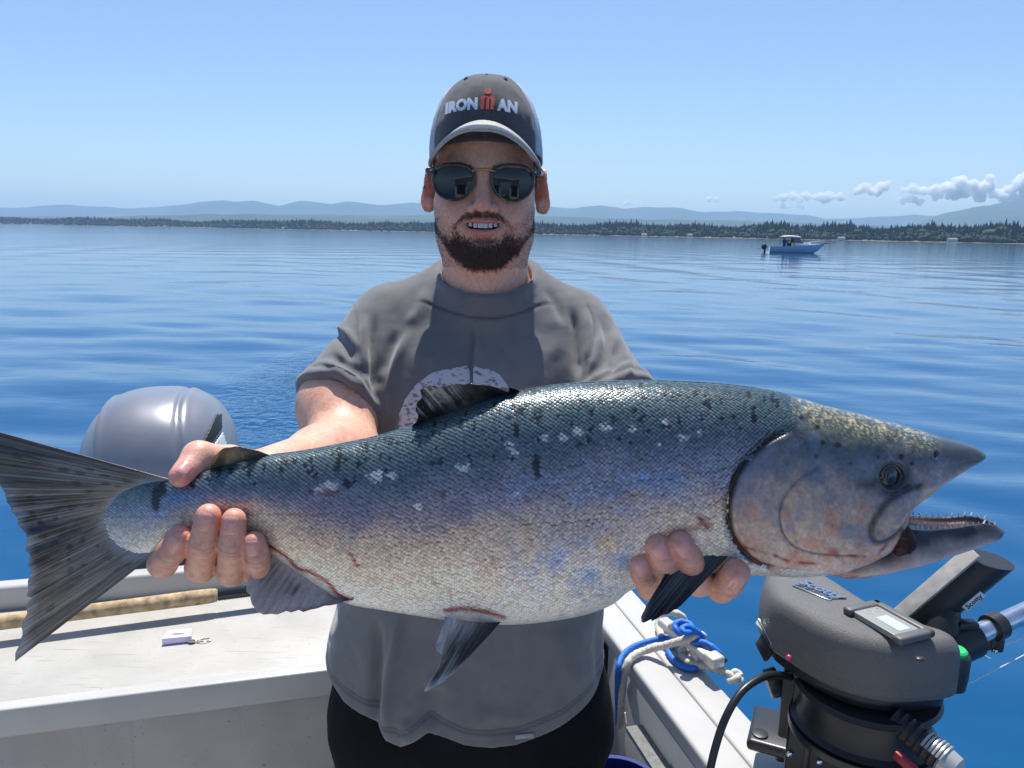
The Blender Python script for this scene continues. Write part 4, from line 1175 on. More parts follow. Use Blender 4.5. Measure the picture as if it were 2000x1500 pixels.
    body = skin(X, v, n_lo, n_md, n_hi)
    vv = v + .05 * n_lo + .05 * n_md
    head = ramp(vv, [(0, (70, 82, 76)), (.10, (82, 88, 78)), (.22, (78, 84, 94)), (.36, (112, 112, 122)), (.50, (166, 148, 140)), (.68, (198, 172, 154)), (.85, (208, 182, 166)), (1, (222, 200, 190))])
    warm = (np.clip(n_md * 1.4, 0, 1) * sstep(.30, .55, v))[..., None]
    fine = fbm(Pn, 9.0, 4, 41).reshape(X.shape); fine2 = fbm(Pn, 22.0, 3, 43).reshape(X.shape)
    head = head * (1 + .16 * fine + .12 * fine2)[..., None]
    head = head * (1 - .5 * warm) + .5 * warm * lina((188, 122, 88))
    cool = np.clip(-fbm(Pn, 1.1, 3, 77).reshape(X.shape) * 1.5, 0, 1)[..., None] * (vv < .75)[..., None]
    head = head * (1 - .45 * cool) + .45 * cool * lina((98, 112, 142))
    hs = sstep(-14, 14, np.where(headside, dg, -dg) + 8 * n_md) * (X > 1380)
    hs = np.where(X > 1540, np.maximum(hs, sstep(1530, 1640, X + 60 * (1 - v) - 30)), hs)
    C = body * (1 - hs[..., None]) + head * hs[..., None]
    snout = sstep(1790, 1900, X + 120 * (.3 - v))[..., None] * .85
    C = C * (1 - snout) + snout * lina((46, 50, 54))
    def paint(C, w, c):
        w = np.clip(w, 0, 1)[..., None]; return C * (1 - w) + w * lina(c)
    gold = sstep(.22, .6, fine2 + .45 * fine) * np.exp(-((PYY - (770 + (X - 1440) * .22)) / 26) ** 2) * sstep(1440, 1520, X) * (1 - sstep(1790, 1850, X))
    C = paint(C, gold * .8, (214, 196, 144))
    C = paint(C, np.exp(-(dg / 6.5) ** 2) * endf * 1.25, (24, 26, 26))
    C = paint(C, np.exp(-(dp / 2.2) ** 2) * .75 * (1 - sstep(.9, 1, pp)), (58, 48, 50))
    C = paint(C, np.exp(-(dm / 6.5) ** 2) * .9 * (1 - sstep(.75, .95, pm)), (36, 42, 42))
    C = paint(C, np.exp(-(((X - 1702) / 40) ** 2 + ((PYY - 945) / 13) ** 2)) * .8, (50, 50, 56))
    C = paint(C, (1 - sstep(er + 2, er + 24, de + 9 * n_md)) * .9, (34, 36, 42))
    C = paint(C, np.exp(-(dn / 12) ** 2) * .7, (48, 52, 56))
    for (sx, sy_, r) in [(1596, 834, 5), (1607, 864, 5), (1637, 869, 6), (1760, 892, 6), (1716, 893, 4), (1595, 892, 4), (1565, 815, 5), (1660, 905, 3), (1780, 905, 4), (1491, 813, 5), (1453, 820, 5)]:
        C = paint(C, 1 - sstep(r - 2, r + 2, np.hypot(X - sx, PYY - sy_)), (28, 30, 36))
    for pl, w_ in (([(1755, 842), (1715, 880)], 7), ([(1798, 850), (1780, 878)], 6)):
        d_, _, _ = seg_dist(X, PYY, pl); C = paint(C, np.exp(-(d_ / w_) ** 2) * .55, (52, 56, 58))
    red = (150, 36, 34)
    n_r = fbm(Pn, 3.0, 3, 99).reshape(X.shape)
    for pl, w_, k in (([(1455, 1068), (1500, 1080), (1545, 1098), (1600, 1102)], 3, .8), ([(1430, 1055), (1480, 1100), (1540, 1112)], 3, .6), ([(1590, 1082), (1640, 1084), (1690, 1088)], 2.2, .7), ([(1620, 1074), (1634, 1082)], 7, .9), ([(1735, 1056), (1718, 1082)], 3, .9), ([(1385, 1030), (1392, 1044), (1430, 1048)], 3.5, .9), ([(1368, 1012), (1382, 1028)], 8, .9),
                      ([(1300, 1040), (1365, 1030)], 9, .5), ([(1525, 970), (1518, 1000)], 0.1, 0), ([(528, 1066), (560, 1086), (582, 1110), (610, 1118), (640, 1136), (660, 1160), (680, 1172)], 5, 1.0), ([(685, 1080), (692, 1092), (698, 1104)], 3.5, 1.0), ([(626, 962), (660, 962)], 5, .6), ([(870, 1192), (905, 1188), (960, 1196), (985, 1206)], 5, .9), ([(845, 1125), (850, 1140)], 3, .5), ([(878, 1150), (884, 1166)], 3, .45), ([(1508, 975), (1512, 992)], 4, .3), ([(1624, 1020), (1625, 1030)], 2.5, .7), ([(1545, 1100), (1560, 1060)], 4, .25)):
        d_, _, _ = seg_dist(X, PYY, pl)
        C = paint(C, np.exp(-(d_ / w_) ** 2) * k * (.75 + .9 * n_r), red)
    C = paint(C, (1 - sstep(10, 17, np.hypot((X - 1768) * 1.0, (PYY - 1052) * .8) + 6 * n_md)), (34, 22, 24))
    lip_d = np.abs(Yp - bt[:, None])
    C = paint(C, np.exp(-(lip_d / 6) ** 2) * (Xp > 1748) * .85, (40, 40, 44))
    under = (A > math.pi * .86) & (A < math.pi * 1.14) & (Xp > 1742)
    C = paint(C, under * .9, (36, 28, 32))
    # lateral line
    ll = np.interp(X, [300, 480, 800, 1000, 1200, 1420], [1010, 1006, 1000, 978, 950, 915])
    C = paint(C, np.exp(-((PYY - ll) / 1.8) ** 2) * .5 * (X > 320) * (X < 1420), (84, 78, 80))
    # skin below the scales is darker on the back: it shows as dark joints
    body_mask = (1 - hs) * (X < 1560)
    jk = np.interp(vv, [0, .3, .5, .65, 1], [.30, .26, .38, .62, .80])
    C = C * (1 - body_mask[..., None] * (1 - jk[..., None]))
    I = np.arange(NX * NA).reshape(NX, NA); J = np.roll(I, -1, 1)
    F = np.stack([I[:-1], I[1:], J[1:], J[:-1]], -1).reshape(-1, 4)
    me = fast_mesh('body', V.reshape(-1, 3), F)
    set_col(me, np.clip(C, 0, 1).reshape(-1, 3))
    m_skin = pmat('salmon_skin', (.4, .4, .4), .36, attr='col', noise=(260, .16, 4), bump=(420, .25, .0012), coat=.35, metal=.12)
    body_o = link('body', me, m_skin, root)
    Nrm = vnormals(V.reshape(-1, 3), F).reshape(NX, NA, 3)
    Vg = V
    out = np.sign((Nrm[NX // 2, 40] * np.array([0, -1, 0])).sum())
    Nrm = Nrm * out
    if out < 0: me.flip_normals()
    # ---------------- scales: overlapping plates on the near side and over the back
    ix_of = lambda x: np.interp(x, xs, np.arange(NX))
    rows_x = [240.0]
    xx = 186.0; cols = []
    while xx < 1560:
        step = np.interp(xx, [176, 260, 400, 600, 1300, 1560], [3.8, 4.0, 4.3, 4.6, 4.8, 4.0])
        cols.append(xx); xx += step
    SX, SA, SS = [], [], []
    for ci, x in enumerate(cols):
        i = int(round(float(ix_of(x)))); i = min(max(i, 0), NX - 1)
        ring = Vg[i]; a_lo, a_hi = 0, 164
        seg = np.linalg.norm(np.diff(ring[:165], axis=0), axis=1); cum = np.concatenate([[0], np.cumsum(seg)])
        pitch = np.interp(x, [176, 260, 400, 600, 1300, 1560], [6.4, 6.8, 7.6, 8.1, 8.5, 7.0]) * M_PX
        s = np.arange(-2.5, cum[-1] / pitch + 1) * pitch + (pitch / 2 if ci % 2 else 0)
        s = s[(s > -cum[-1] * .04) & (s < cum[-1])]
        a = np.interp(s, cum, fr); a = np.where(s < 0, s / pitch * .03, a)
        SX += [x] * len(a); SA += list(a); SS += [pitch] * len(a)
    SX = np.array(SX); SA = np.array(SA); SS = np.array(SS)
    SX = SX + RNG.normal(0, .35, len(SX)); SA = SA + RNG.normal(0, .004, len(SA))
    fi = ix_of(SX); fa = np.interp(SA % (2 * math.pi), ph, np.arange(NA))
    i0 = np.clip(fi.astype(int), 0, NX - 2); a0 = np.clip(fa.astype(int), 0, NA - 2); ti = (fi - i0)[:, None]; ta = (fa - a0)[:, None]
    bil = lambda G: (G[i0, a0] * (1 - ti) * (1 - ta) + G[i0 + 1, a0] * ti * (1 - ta) + G[i0, a0 + 1] * (1 - ti) * ta + G[i0 + 1, a0 + 1] * ti * ta)
    P = bil(Vg); Nn = bil(Nrm); Nn /= np.linalg.norm(Nn, axis=1)[:, None]
    T = Vg[np.clip(i0 + 2, 0, NX - 1), a0] - Vg[np.clip(i0 - 2, 0, NX - 1), a0]
    T = T - Nn * (T * Nn).sum(1)[:, None]; T /= np.maximum(np.linalg.norm(T, axis=1), 1e-9)[:, None]
    B = np.cross(Nn, T)
    spy = (bil(PYY[..., None]))[:, 0]; sv = (bil(v[..., None]))[:, 0]
    SXa = (bil(X[..., None]))[:, 0]; q = np.stack([SXa * .02, spy * .02, np.zeros(len(SX))], 1)
    SG = SX; SX = (bil(X[..., None]))[:, 0]
    sc_hs = (bil(hs[..., None]))[:, 0]
    keep = (sc_hs < .35) & (SG < 1600)
    sC = skin(SX, sv, fbm(q, 1.0, 4, 4), fbm(q, 1.6, 4, 57), 0)
    # blood, marks and the black back spots also lie on the scales
    spots = []
    rs = np.random.default_rng(21)
    for _ in range(170):
        x = rs.uniform(360, 1520); vv_ = abs(rs.normal(0, .15)) + .02
        if vv_ > .42: continue
        spots.append((x, np.interp(x, xs, tp) + vv_ * np.interp(x, xs, bt - tp), rs.uniform(2.5, 5.5), rs.uniform(4, 9)))
    spots += [(868, 963, 3, 14), (1048, 905, 8, 20), (1049, 925, 7, 10), (305, 975, 10, 26), (318, 955, 9, 16)]
    dark = np.zeros(len(SX))
    for (x, y, rx, ry) in spots: dark = np.maximum(dark, 1 - sstep(.7, 1.15, np.hypot((SX - x) / rx, (spy - y) / ry)))
    jit = RNG.uniform(.76, 1.24, len(SX))[:, None] * np.array([[1, 1, 1]]) * (1 + RNG.normal(0, .035, (len(SX), 3)))
    sC = np.clip(sC * jit * np.interp(sv, [0, .45, .65, 1], [1.05, 1.2, 1.32, 1.35])[:, None], 0, 1)
    sC = sC * (1 - dark[:, None] * .92) + dark[:, None] * .92 * lina((22, 26, 34))
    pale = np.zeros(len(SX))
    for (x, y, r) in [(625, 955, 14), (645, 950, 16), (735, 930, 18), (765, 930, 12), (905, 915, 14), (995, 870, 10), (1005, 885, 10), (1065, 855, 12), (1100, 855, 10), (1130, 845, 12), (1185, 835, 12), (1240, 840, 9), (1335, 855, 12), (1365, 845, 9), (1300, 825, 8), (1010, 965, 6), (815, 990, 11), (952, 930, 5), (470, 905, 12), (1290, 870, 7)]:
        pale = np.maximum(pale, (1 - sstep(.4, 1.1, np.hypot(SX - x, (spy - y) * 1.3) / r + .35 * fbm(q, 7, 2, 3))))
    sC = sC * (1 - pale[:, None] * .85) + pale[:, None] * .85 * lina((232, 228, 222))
    for pl, w_, k in (([(528, 1066), (560, 1086), (582, 1110), (610, 1118), (640, 1136), (660, 1160), (680, 1172)], 4, 1.0), ([(685, 1080), (692, 1092), (698, 1104)], 3, 1.0), ([(626, 962), (660, 962)], 5, .5), ([(870, 1192), (905, 1188), (960, 1196), (985, 1206)], 5, .9), ([(1300, 1040), (1365, 1030)], 7, .5), ([(1368, 1012), (1382, 1028)], 8, .9), ([(845, 1125), (850, 1140)], 3, .5), ([(878, 1150), (884, 1166)], 3, .45)):
        d_, _, _ = seg_dist(SX, spy, pl); w_r = np.exp(-(d_ / w_) ** 2) * k
        sC = sC * (1 - w_r[:, None]) + w_r[:, None] * lina(red)
    lld = np.abs(spy - np.interp(SX, [300, 480, 800, 1000, 1200, 1420], [1010, 1006, 1000, 978, 950, 915]))
    sC = sC * (1 - .2 * (lld < 2.0)[:, None])
    # the plate: points towards the tail, its rear edge lifted
    tmpl = np.array([(0.95, 0, -.05), (.35, .50, .02), (-.45, .46, .09), (-1.0, 0, .13), (-.45, -.46, .09), (.35, -.50, .02), (-.15, 0, .17)])
    tf = np.array([(0, 1, 6), (1, 2, 6), (2, 3, 6), (3, 4, 6), (4, 5, 6), (5, 0, 6)])
    keep &= (SA > -.12)
    # towards the fin the scales thin out unevenly
    keep &= (SG + 16 * fbm(q, 3.0, 3, 88) + RNG.normal(0, 5, len(SG))) > 200
    P, Nn, T, B, sC, SS = P[keep], Nn[keep], T[keep], B[keep], sC[keep], SS[keep]
    k = len(P)
    tl = RNG.normal(0, .038, (k, 2))
    N2 = Nn + T * tl[:, :1] + B * tl[:, 1:]; N2 /= np.linalg.norm(N2, axis=1)[:, None]
    T2 = T - N2 * (T * N2).sum(1)[:, None]; T2 /= np.linalg.norm(T2, axis=1)[:, None]; B2 = np.cross(N2, T2)
    fv = np.interp(sv[keep], [0, .4, .6], [.86, .88, 1.0]); szl = SS * .66 * fv; szw = SS * .93 * fv
    SV = (P + Nn * .0001)[:, None, :] + tmpl[None, :, :1] * (szl[:, None, None] * T2[:, None]) + tmpl[None, :, 1:2] * (szw[:, None, None] * B2[:, None]) + tmpl[None, :, 2:] * (SS[:, None, None] * .9 * N2[:, None])
    SF = (tf[None] + (np.arange(k) * 7)[:, None, None]).reshape(-1, 3)
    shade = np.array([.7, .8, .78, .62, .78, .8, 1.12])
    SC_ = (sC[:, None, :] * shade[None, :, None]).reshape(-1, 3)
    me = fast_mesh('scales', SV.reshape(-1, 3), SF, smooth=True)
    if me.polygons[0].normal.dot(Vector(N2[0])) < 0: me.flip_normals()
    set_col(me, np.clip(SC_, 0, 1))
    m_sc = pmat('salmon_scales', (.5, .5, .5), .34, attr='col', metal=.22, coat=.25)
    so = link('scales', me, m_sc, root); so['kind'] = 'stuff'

    # ---------------- lower jaw
    jt = np.array([(1560, 1070), (1640, 1062), (1700, 1036), (1735, 1016), (1755, 1010), (1798, 1015), (1855, 1015), (1901, 1011), (1933, 1017), (1952, 1028), (1960, 1037)], float)
    jb = np.array([(1480, 1100), (1585, 1108), (1620, 1114), (1650, 1114), (1700, 1107), (1760, 1096), (1830, 1080), (1890, 1066), (1930, 1056), (1952, 1046), (1960, 1039)], float)
    jw = np.array([(1480, .020), (1585, .022), (1650, .034), (1750, .0365), (1830, .027), (1900, .018), (1940, .011), (1960, .002)], float)
    jx = np.concatenate([np.linspace(1585, 1920, 150)[:-1], np.linspace(1920, 1960, 30)])
    jtp, jbt, jwd = cint(jx, jt), cint(jx, jb), cint(jx, jw)
    NB = 64; a = np.linspace(0, 2 * math.pi, NB, endpoint=False)
    AA, JX = np.meshgrid(a, jx)
    cyy = np.cos(AA); syy = np.sign(np.sin(AA)) * np.abs(np.sin(AA)) ** .8
    JY = ((jtp + jbt) / 2)[:, None] - ((jbt - jtp) / 2)[:, None] * np.sign(cyy) * np.abs(cyy) ** .8
    JD = -jwd[:, None] * syy * np.where(cyy < 0, 1.0, 1.0 - .1 * cyy)
    # trough of the open mouth between the two jaw bones
    troughs = sstep(.80, 1.0, cyy) * (JX > 1745) * np.minimum(14, (jbt - jtp)[:, None] * .45)
    JYt = JY + troughs
    JP = np.stack([JX.ravel() * .02, JY.ravel() * .02, AA.ravel() * .1], 1)
    nz = fbm(JP, 1.5, 4, 14).reshape(JX.shape)
    JC = ramp((JY - jtp[:, None]) / np.maximum((jbt - jtp)[:, None], 1) + .1 * nz, [(0, (36, 34, 40)), (.22, (48, 46, 50)), (.42, (120, 108, 108)), (.7, (184, 168, 160)), (1, (206, 190, 184))])
    tipw = sstep(1915, 1955, JX)[..., None]
    JC = JC * (1 - tipw) + tipw * lina((74, 68, 66))
    JC = np.where((troughs > 2)[..., None], lina((40, 20, 26)), JC)
    bl = sstep(.15, .6, fbm(JP, 3.5, 3, 8).reshape(JX.shape))[..., None] * .35 * (JX < 1760)[..., None]
    JC = JC * (1 - bl) + bl * lina((168, 70, 62))
    for k_ in range(7):    # gill rays under the throat
        d_, _, _ = seg_dist(JX, JY, [(1500, 1088 + 4 * k_), (1640, 1098 + 2.6 * k_), (1720, 1098 + 1.5 * k_)])
        w_ = (np.exp(-(d_ / 1.5) ** 2) * .6 * (JX < 1725))[..., None]
        JC = JC * (1 - w_) + w_ * lina((128, 52, 50))
    JV = W(JX, JYt, JD)
    I = np.arange(JX.size).reshape(JX.shape); J = np.roll(I, -1, 1)
    JF = np.stack([I[:-1], I[1:], J[1:], J[:-1]], -1).reshape(-1, 4)
    me = fast_mesh('lower_jaw', JV.reshape(-1, 3), JF)
    if out < 0: me.flip_normals()
    set_col(me, np.clip(JC, 0, 1).reshape(-1, 3))
    link('lower_jaw', me, m_skin, root)
    # dark mouth lining closing the gape behind the jaw corner
    lin_m = pmat('mouth_lining', lin(54, 26, 30), .3, coat=.4)
    mb = MB(); c = W(1738, 1014, 0.0); mb.ball(tuple(c), 1, 3, (.014, .026, .012)); mb.build('mouth_lining', lin_m, root)
    # clotted blood hanging at the mouth corner
    cl = []
    for (x, y, r, d) in [(1766, 1046, .0056, -.0355), (1775, 1058, .0054, -.0345), (1760, 1064, .0048, -.0365), (1770, 1072, .0040, -.035), (1756, 1078, .0028, -.036), (1762, 1033, .0040, -.036)]:
        cl.append((WD(np.float64(x), np.float64(y), np.float64(d + .001)), r))
    def clot(P):
        d_ = None
        for c_, r_ in cl:
            e_ = d_ell(P, c_, (r_ * 1.25, r_ * 1.0, r_ * 1.35)); d_ = e_ if d_ is None else smin(d_, e_, .006)
        return d_ + .0006 * fbm(P, 300, 2, 3)
    cc_ = np.array([c_ for c_, r_ in cl]); bv_, bq_ = mesh_sdf(clot, cc_.min(0) - .012, cc_.max(0) + .012, .0009)
    link('blood_clot', fast_mesh('blood_clot', bv_, bq_), pmat('clotted_blood', lin(46, 16, 18), .45, spec=.3), root)
    # ---------------- eye
    ei, ea = np.unravel_index(np.argmin(np.hypot(X[:, :165] - ex, PYY[:, :165] - ey)), X[:, :165].shape)
    ec = Vg[ei, ea]; en = Nrm[ei, ea]
    Me = Matrix.Translation(Vector(ec + en * .0002)) @ Vector(en).to_track_quat('Z', 'Y').to_matrix().to_4x4()
    rr = 20 * M_PX
    mb = MB().lathe([(rr * 1.12, -.003), (rr * 1.1, .0004), (rr * .95, .0014), (rr * .7, .0022), (rr * .3, .0028), (.0002, .0030)], 28, Me)
    eo = mb.build('eye', pmat('eye_iris', lin(40, 36, 34), .12, coat=.5, noise=(500, .6)), root)
    mb = MB().lathe([(rr * .5, .0020), (rr * .48, .0029), (rr * .3, .0034), (.0002, .0036)], 24, Me)
    mb.build('pupil', pmat('eye_pupil', (.006, .007, .01), .04, coat=1.0), eo)
    ring = [Me @ Vector((math.cos(t) * rr * .98, math.sin(t) * rr * .98, .0015)) for t in np.linspace(.3, 3.3, 16)]
    MB().tube([tuple(p) for p in ring], .0006, 6).build('eye_rim', pmat('eye_rim_silver', lin(120, 112, 104), .3, metal=.3), eo)
    # ---------------- teeth
    m_t = pmat('tooth_white', (.75, .72, .66), .25)
    mb = MB().lathe([(.0011, -.0015), (.0010, .0006), (.0005, .0026), (.0001, .0036)], 6)
    t0 = mb.build('tooth', m_t, root); tm = t0.data
    first = True
    rs = np.random.default_rng(4)
    for i_ in range(15):
        for side in (-1, 1):
            x = 1768 + 165 * (i_ / 14.0); jj = int(np.argmin(np.abs(jx - x)))
            p = W(x, jtp[jj] + 1.5, side * jwd[jj] * .62)
            o = t0 if first else bpy.data.objects.new('tooth', tm)
            if not first: COL.objects.link(o); o.parent = root
            first = False
            s_ = rs.uniform(.45, .8) * (1.35 if x > 1900 else 1)
            o.location = p; o.scale = (s_, s_, s_); o.rotation_euler = (rs.normal() * .2, rs.normal() * .25, 0)
    for i_ in range(11):
        x = 1775 + 118 * (i_ / 10.0); yb = np.interp(x, xs, bt)
        o = bpy.data.objects.new('tooth', tm); COL.objects.link(o); o.parent = root
        o.location = W(x, yb - 3, -np.interp(x, xs, wd) * .45); s_ = rs.uniform(.4, .7)
        o.scale = (s_, s_, s_); o.rotation_euler = (math.pi + .2, -.5, 0)

    # ---------------- fins
    def fin(name, base, edge, d0, d1, rays, colf, nu=140, nv=44, rag=5.0, ridge=.0008, seed=0, mat=None, thick=.0011, curve=0.0, split=0.0):
        bu = crom(base, 10); eu = crom(edge, 10)
        def resamp(c, n):
            l = np.concatenate([[0], np.cumsum(np.linalg.norm(np.diff(c, axis=0), axis=1))]); t = np.linspace(0, l[-1], n)
            return np.stack([np.interp(t, l, c[:, i]) for i in range(2)], 1)
        b_, e_ = resamp(bu, nu), resamp(eu, nu)
        u = np.linspace(0, 1, nu)[:, None]; t = np.linspace(0, 1, nv)[None, :]
        rj = np.random.default_rng(seed)
        tooth = (np.interp(np.linspace(0, 1, nu) * rays * 1.6, np.arange(int(rays * 1.6) + 2), rj.normal(0, 1, int(rays * 1.6) + 2)))
        ln = np.linalg.norm(e_ - b_, axis=1)
        ext = 1 + tooth * rag / np.maximum(ln, 1)
        Xf = b_[:, 0:1] + (e_ - b_)[:, 0:1] * t * ext[:, None]; Yf = b_[:, 1:2] + (e_ - b_)[:, 1:2] * t * ext[:, None]
        us = np.linspace(0, 1, nu); wob = fbm(np.stack([us * rays * .45, us * 0 + seed, us * 0], 1), 1.0, 3, seed)
        phs = (us * rays + .9 * wob) * 2 * math.pi
        rayf = np.clip(.5 + .32 * np.sin(phs) + .26 * np.sin(phs * 2.7 + 2 * wob) + .2 * wob, 0, 1)[:, None]
        wv = (rayf - .5) * 2 * ridge * (0.3 + .7 * t) + .0016 * np.sin(u * 9 + t * 3 + seed) * t
        dd = d0 + (d1 - d0) * t ** 1.2 + wv + curve * np.sin(u * math.pi) * t
        Vf = WD(Xf + 0 * t, Yf + 0 * t, dd)
        Vb = Vf + np.array([0, thick, 0])
        q_ = np.stack([(u * rays * .7 + 0 * t).ravel(), (t * 2.2 + 0 * u).ravel(), np.full(nu * nv, seed * 3.1)], 1)
        nn = fbm(q_, 1.0, 4, seed).reshape(nu, nv)
        nf = fbm(q_, 4.0, 3, seed + 5).reshape(nu, nv)
        Cc = colf(u + 0 * t, t + 0 * u, nn, nf, Xf, Yf, rayf + 0 * t)
        I = np.arange(nu * nv).reshape(nu, nv)
        f1 = np.stack([I[:-1, :-1], I[1:, :-1], I[1:, 1:], I[:-1, 1:]], -1).reshape(-1, 4)
        rim = np.concatenate([I[:, 0], I[-1, 1:], I[::-1, -1][1:], I[0, ::-1][1:-1]])
        r2 = np.roll(rim, -1); n0 = nu * nv
        f3 = np.stack([rim, r2, r2 + n0, rim + n0], -1)
        me = fast_mesh(name, np.vstack([Vf.reshape(-1, 3), Vb.reshape(-1, 3)]), np.vstack([f1, f1[:, ::-1] + n0, f3]))
        set_col(me, np.clip(np.vstack([Cc.reshape(-1, 3)] * 2), 0, 1))
        bm = bmesh.new(); bm.from_mesh(me); bmesh.ops.recalc_face_normals(bm, faces=bm.faces); bm.to_mesh(me); bm.free()
        return link(name, me, mat or m_fin, root)
    m_fin = pmat('fin_membrane', (.2, .2, .2), .32, attr='col', coat=.4, noise=(700, .2))
    def mixc(c0, c1, w): w = np.clip(w, 0, 1)[..., None]; return lina(c0) * (1 - w) + w * (lina(c1) if isinstance(c1, tuple) else c1)
    def c_tail(u, t, nn, nf, x, y, ry):
        c = mixc((46, 46, 50), (112, 106, 100), .5 + .9 * nn + .5 * (ry - .5))
        b = sstep(.1, .6, nf + .3 * nn)[..., None] * .5; c = c * (1 - b) + b * lina((112, 98, 80))
        bl = np.clip(np.exp(-((t - .35) / .3) ** 2) * (.35 + nn * .5), 0, 1)[..., None] * .7; c = c * (1 - bl) + bl * lina((96, 112, 124))
        dk = np.clip(1 - np.minimum(u, 1 - u) / .09, 0, 1)[..., None] * .75; c = c * (1 - dk) + dk * lina((44, 42, 46))
        ed = sstep(.86, 1.0, t + .05 * nn)[..., None] * .65 * sstep(.15, .4, u)[..., None]; c = c * (1 - ed) + ed * lina((158, 170, 180))
        rr_ = np.random.default_rng(2)
        for _ in range(46):
            a_, b_, r_ = rr_.uniform(.06, .94), rr_.uniform(.1, .85), rr_.uniform(.011, .023)
            w_ = (1 - sstep(.6, 1.1, np.hypot((u - a_) / r_, (t - b_) / (r_ * 2.2))))[..., None] * .8
            c = c * (1 - w_) + w_ * lina((34, 36, 42))
        c = c * (0.74 + .4 * ry[..., None])
        bs = (1 - sstep(.02, .16, t + .06 * nn))[..., None] * .8
        return c * (1 - bs) + bs * lina((126, 138, 146))
    fin('tail_fin', [(336, 938), (290, 946), (240, 966), (214, 992), (206, 1016), (214, 1044), (238, 1064), (272, 1078), (312, 1076)],
        [(-46, 832), (-20, 890), (2, 955), (26, 1000), (50, 1046), (58, 1098), (56, 1150), (48, 1200), (40, 1245), (30, 1292)], -.0032, -.018, 30, c_tail, 320, 70, 4, .0005, 3, curve=-.008)
    def c_dors(u, t, nn, nf, x, y, ry):
        c = mixc((44, 42, 44), (92, 86, 80), .35 + .9 * nn)
        w = (sstep(.35, .75, ry + .3 * nf) * sstep(.15, .6, t) * sstep(.35, .75, u))[..., None] * .75
        c = c * (1 - w) + w * lina((178, 178, 178)); return c * (.6 + .6 * ry[..., None])
    fin('dorsal_fin', [(1020, 766), (985, 778), (930, 792), (880, 808), (845, 820), (806, 832)], [(1012, 762), (955, 756), (885, 751), (828, 757), (826, 782), (812, 800), (818, 815), (802, 828)], .0, -.012, 13, c_dors, 200, 40, 4, .0005, 6)
    def c_adip(u, t, nn, nf, x, y, ry):
        return mixc((52, 50, 46), (112, 98, 76), .4 + .6 * nn + .2 * t)
    fin('adipose_fin', [(524, 889), (480, 900), (440, 911), (410, 919)], [(500, 880), (462, 872), (432, 878), (412, 905)], -.001, -.006, 5, c_adip, 60, 24, 1, .0003, 8, thick=.0022)
    def c_anal(u, t, nn, nf, x, y, ry):
        c = mixc((176, 160, 158), (206, 192, 186), .5 + nn)
        d = np.clip((.66 - u) * 2.4 + .5 * nn, 0, 1)[..., None] * (np.exp(-((t - .45) / .36) ** 2))[..., None] * (.40 + .9 * ry[..., None]); c = c * (1 - d) + d * lina((48, 44, 54))
        p = np.clip(sstep(.6, 1, u) + .5 * nn, 0, 1)[..., None] * .35; c = c * (1 - p) + p * lina((170, 130, 150))
        r_ = (sstep(.82, .98, t) * sstep(.3, .7, u))[..., None] * .55; c = c * (1 - r_) + r_ * lina((140, 60, 66))
        return c * (.78 + .3 * ry[..., None])
    fin('anal_fin', [(514, 1052), (550, 1076), (596, 1110), (646, 1140), (690, 1166)], [(496, 1100), (484, 1138), (488, 1172), (500, 1194), (545, 1199), (600, 1190), (660, 1178), (690, 1173)], -.010, -.030, 14, c_anal, 190, 44, 3, .0006, 12)
    def c_pelv(u, t, nn, nf, x, y, ry):
        c = mixc((70, 66, 62), (104, 98, 90), .4 + .7 * nn)
        w = (np.clip(1 - (u - .18) * 2.2 + .4 * nn, 0, 1) + sstep(.80, 1, t) * .9).clip(0, 1)[..., None] * .9; c = c * (1 - w) + w * lina((205, 203, 200))
        k = sstep(.72, .95, u)[..., None] * .85; c = c * (1 - k) + k * lina((40, 40, 46))
        r_ = (1 - sstep(.02, .16, t))[..., None] * .8; c = c * (1 - r_) + r_ * lina((168, 96, 92)); return c * (.72 + .38 * ry[..., None])
    fin('pelvic_fin', [(868, 1194), (905, 1200), (945, 1205), (986, 1206)], [(864, 1258), (850, 1263), (862, 1284), (852, 1312), (833, 1344), (862, 1334), (900, 1300), (936, 1262)], -.026, -.060, 13, c_pelv, 160, 40, 4, .0006, 15)
    def c_pect(u, t, nn, nf, x, y, ry):
        c = mixc((30, 31, 36), (58, 56, 58), .35 + .6 * nn)
        w = (sstep(.88, 1, t + .08 * nn) * (1 - sstep(.35, .6, u)))[..., None] * .6; c = c * (1 - w) + w * lina((150, 120, 116)); return c * (.62 + .55 * ry[..., None])
    fin('pectoral_fin', [(1334, 1058), (1365, 1052), (1400, 1056), (1438, 1070)], [(1284, 1150), (1272, 1168), (1262, 1186), (1252, 1214), (1276, 1209), (1302, 1200), (1330, 1183)], -.048, -.080, 14, c_pect, 140, 50, 3, .0005, 19, curve=-.006)
    return root, Vg, Nrm, xs, PYY, W, BVHTree.FromPolygons([tuple(p + rl) for p in Vg.reshape(-1, 3)], F.tolist())
FISH = build_fish()
# ================================================================== THE MAN
def npv(v): return np.array(v, float)
MAN = empty('person', (-.055, 1.2, .08))
tag(MAN, 'bearded man in grey t-shirt, cap and sunglasses smiling and holding out a salmon', 'person')
MINV = -np.array(MAN.location)
H0 = npv(PY(944, 352, 1.065))          # between the eyes, front of the brow

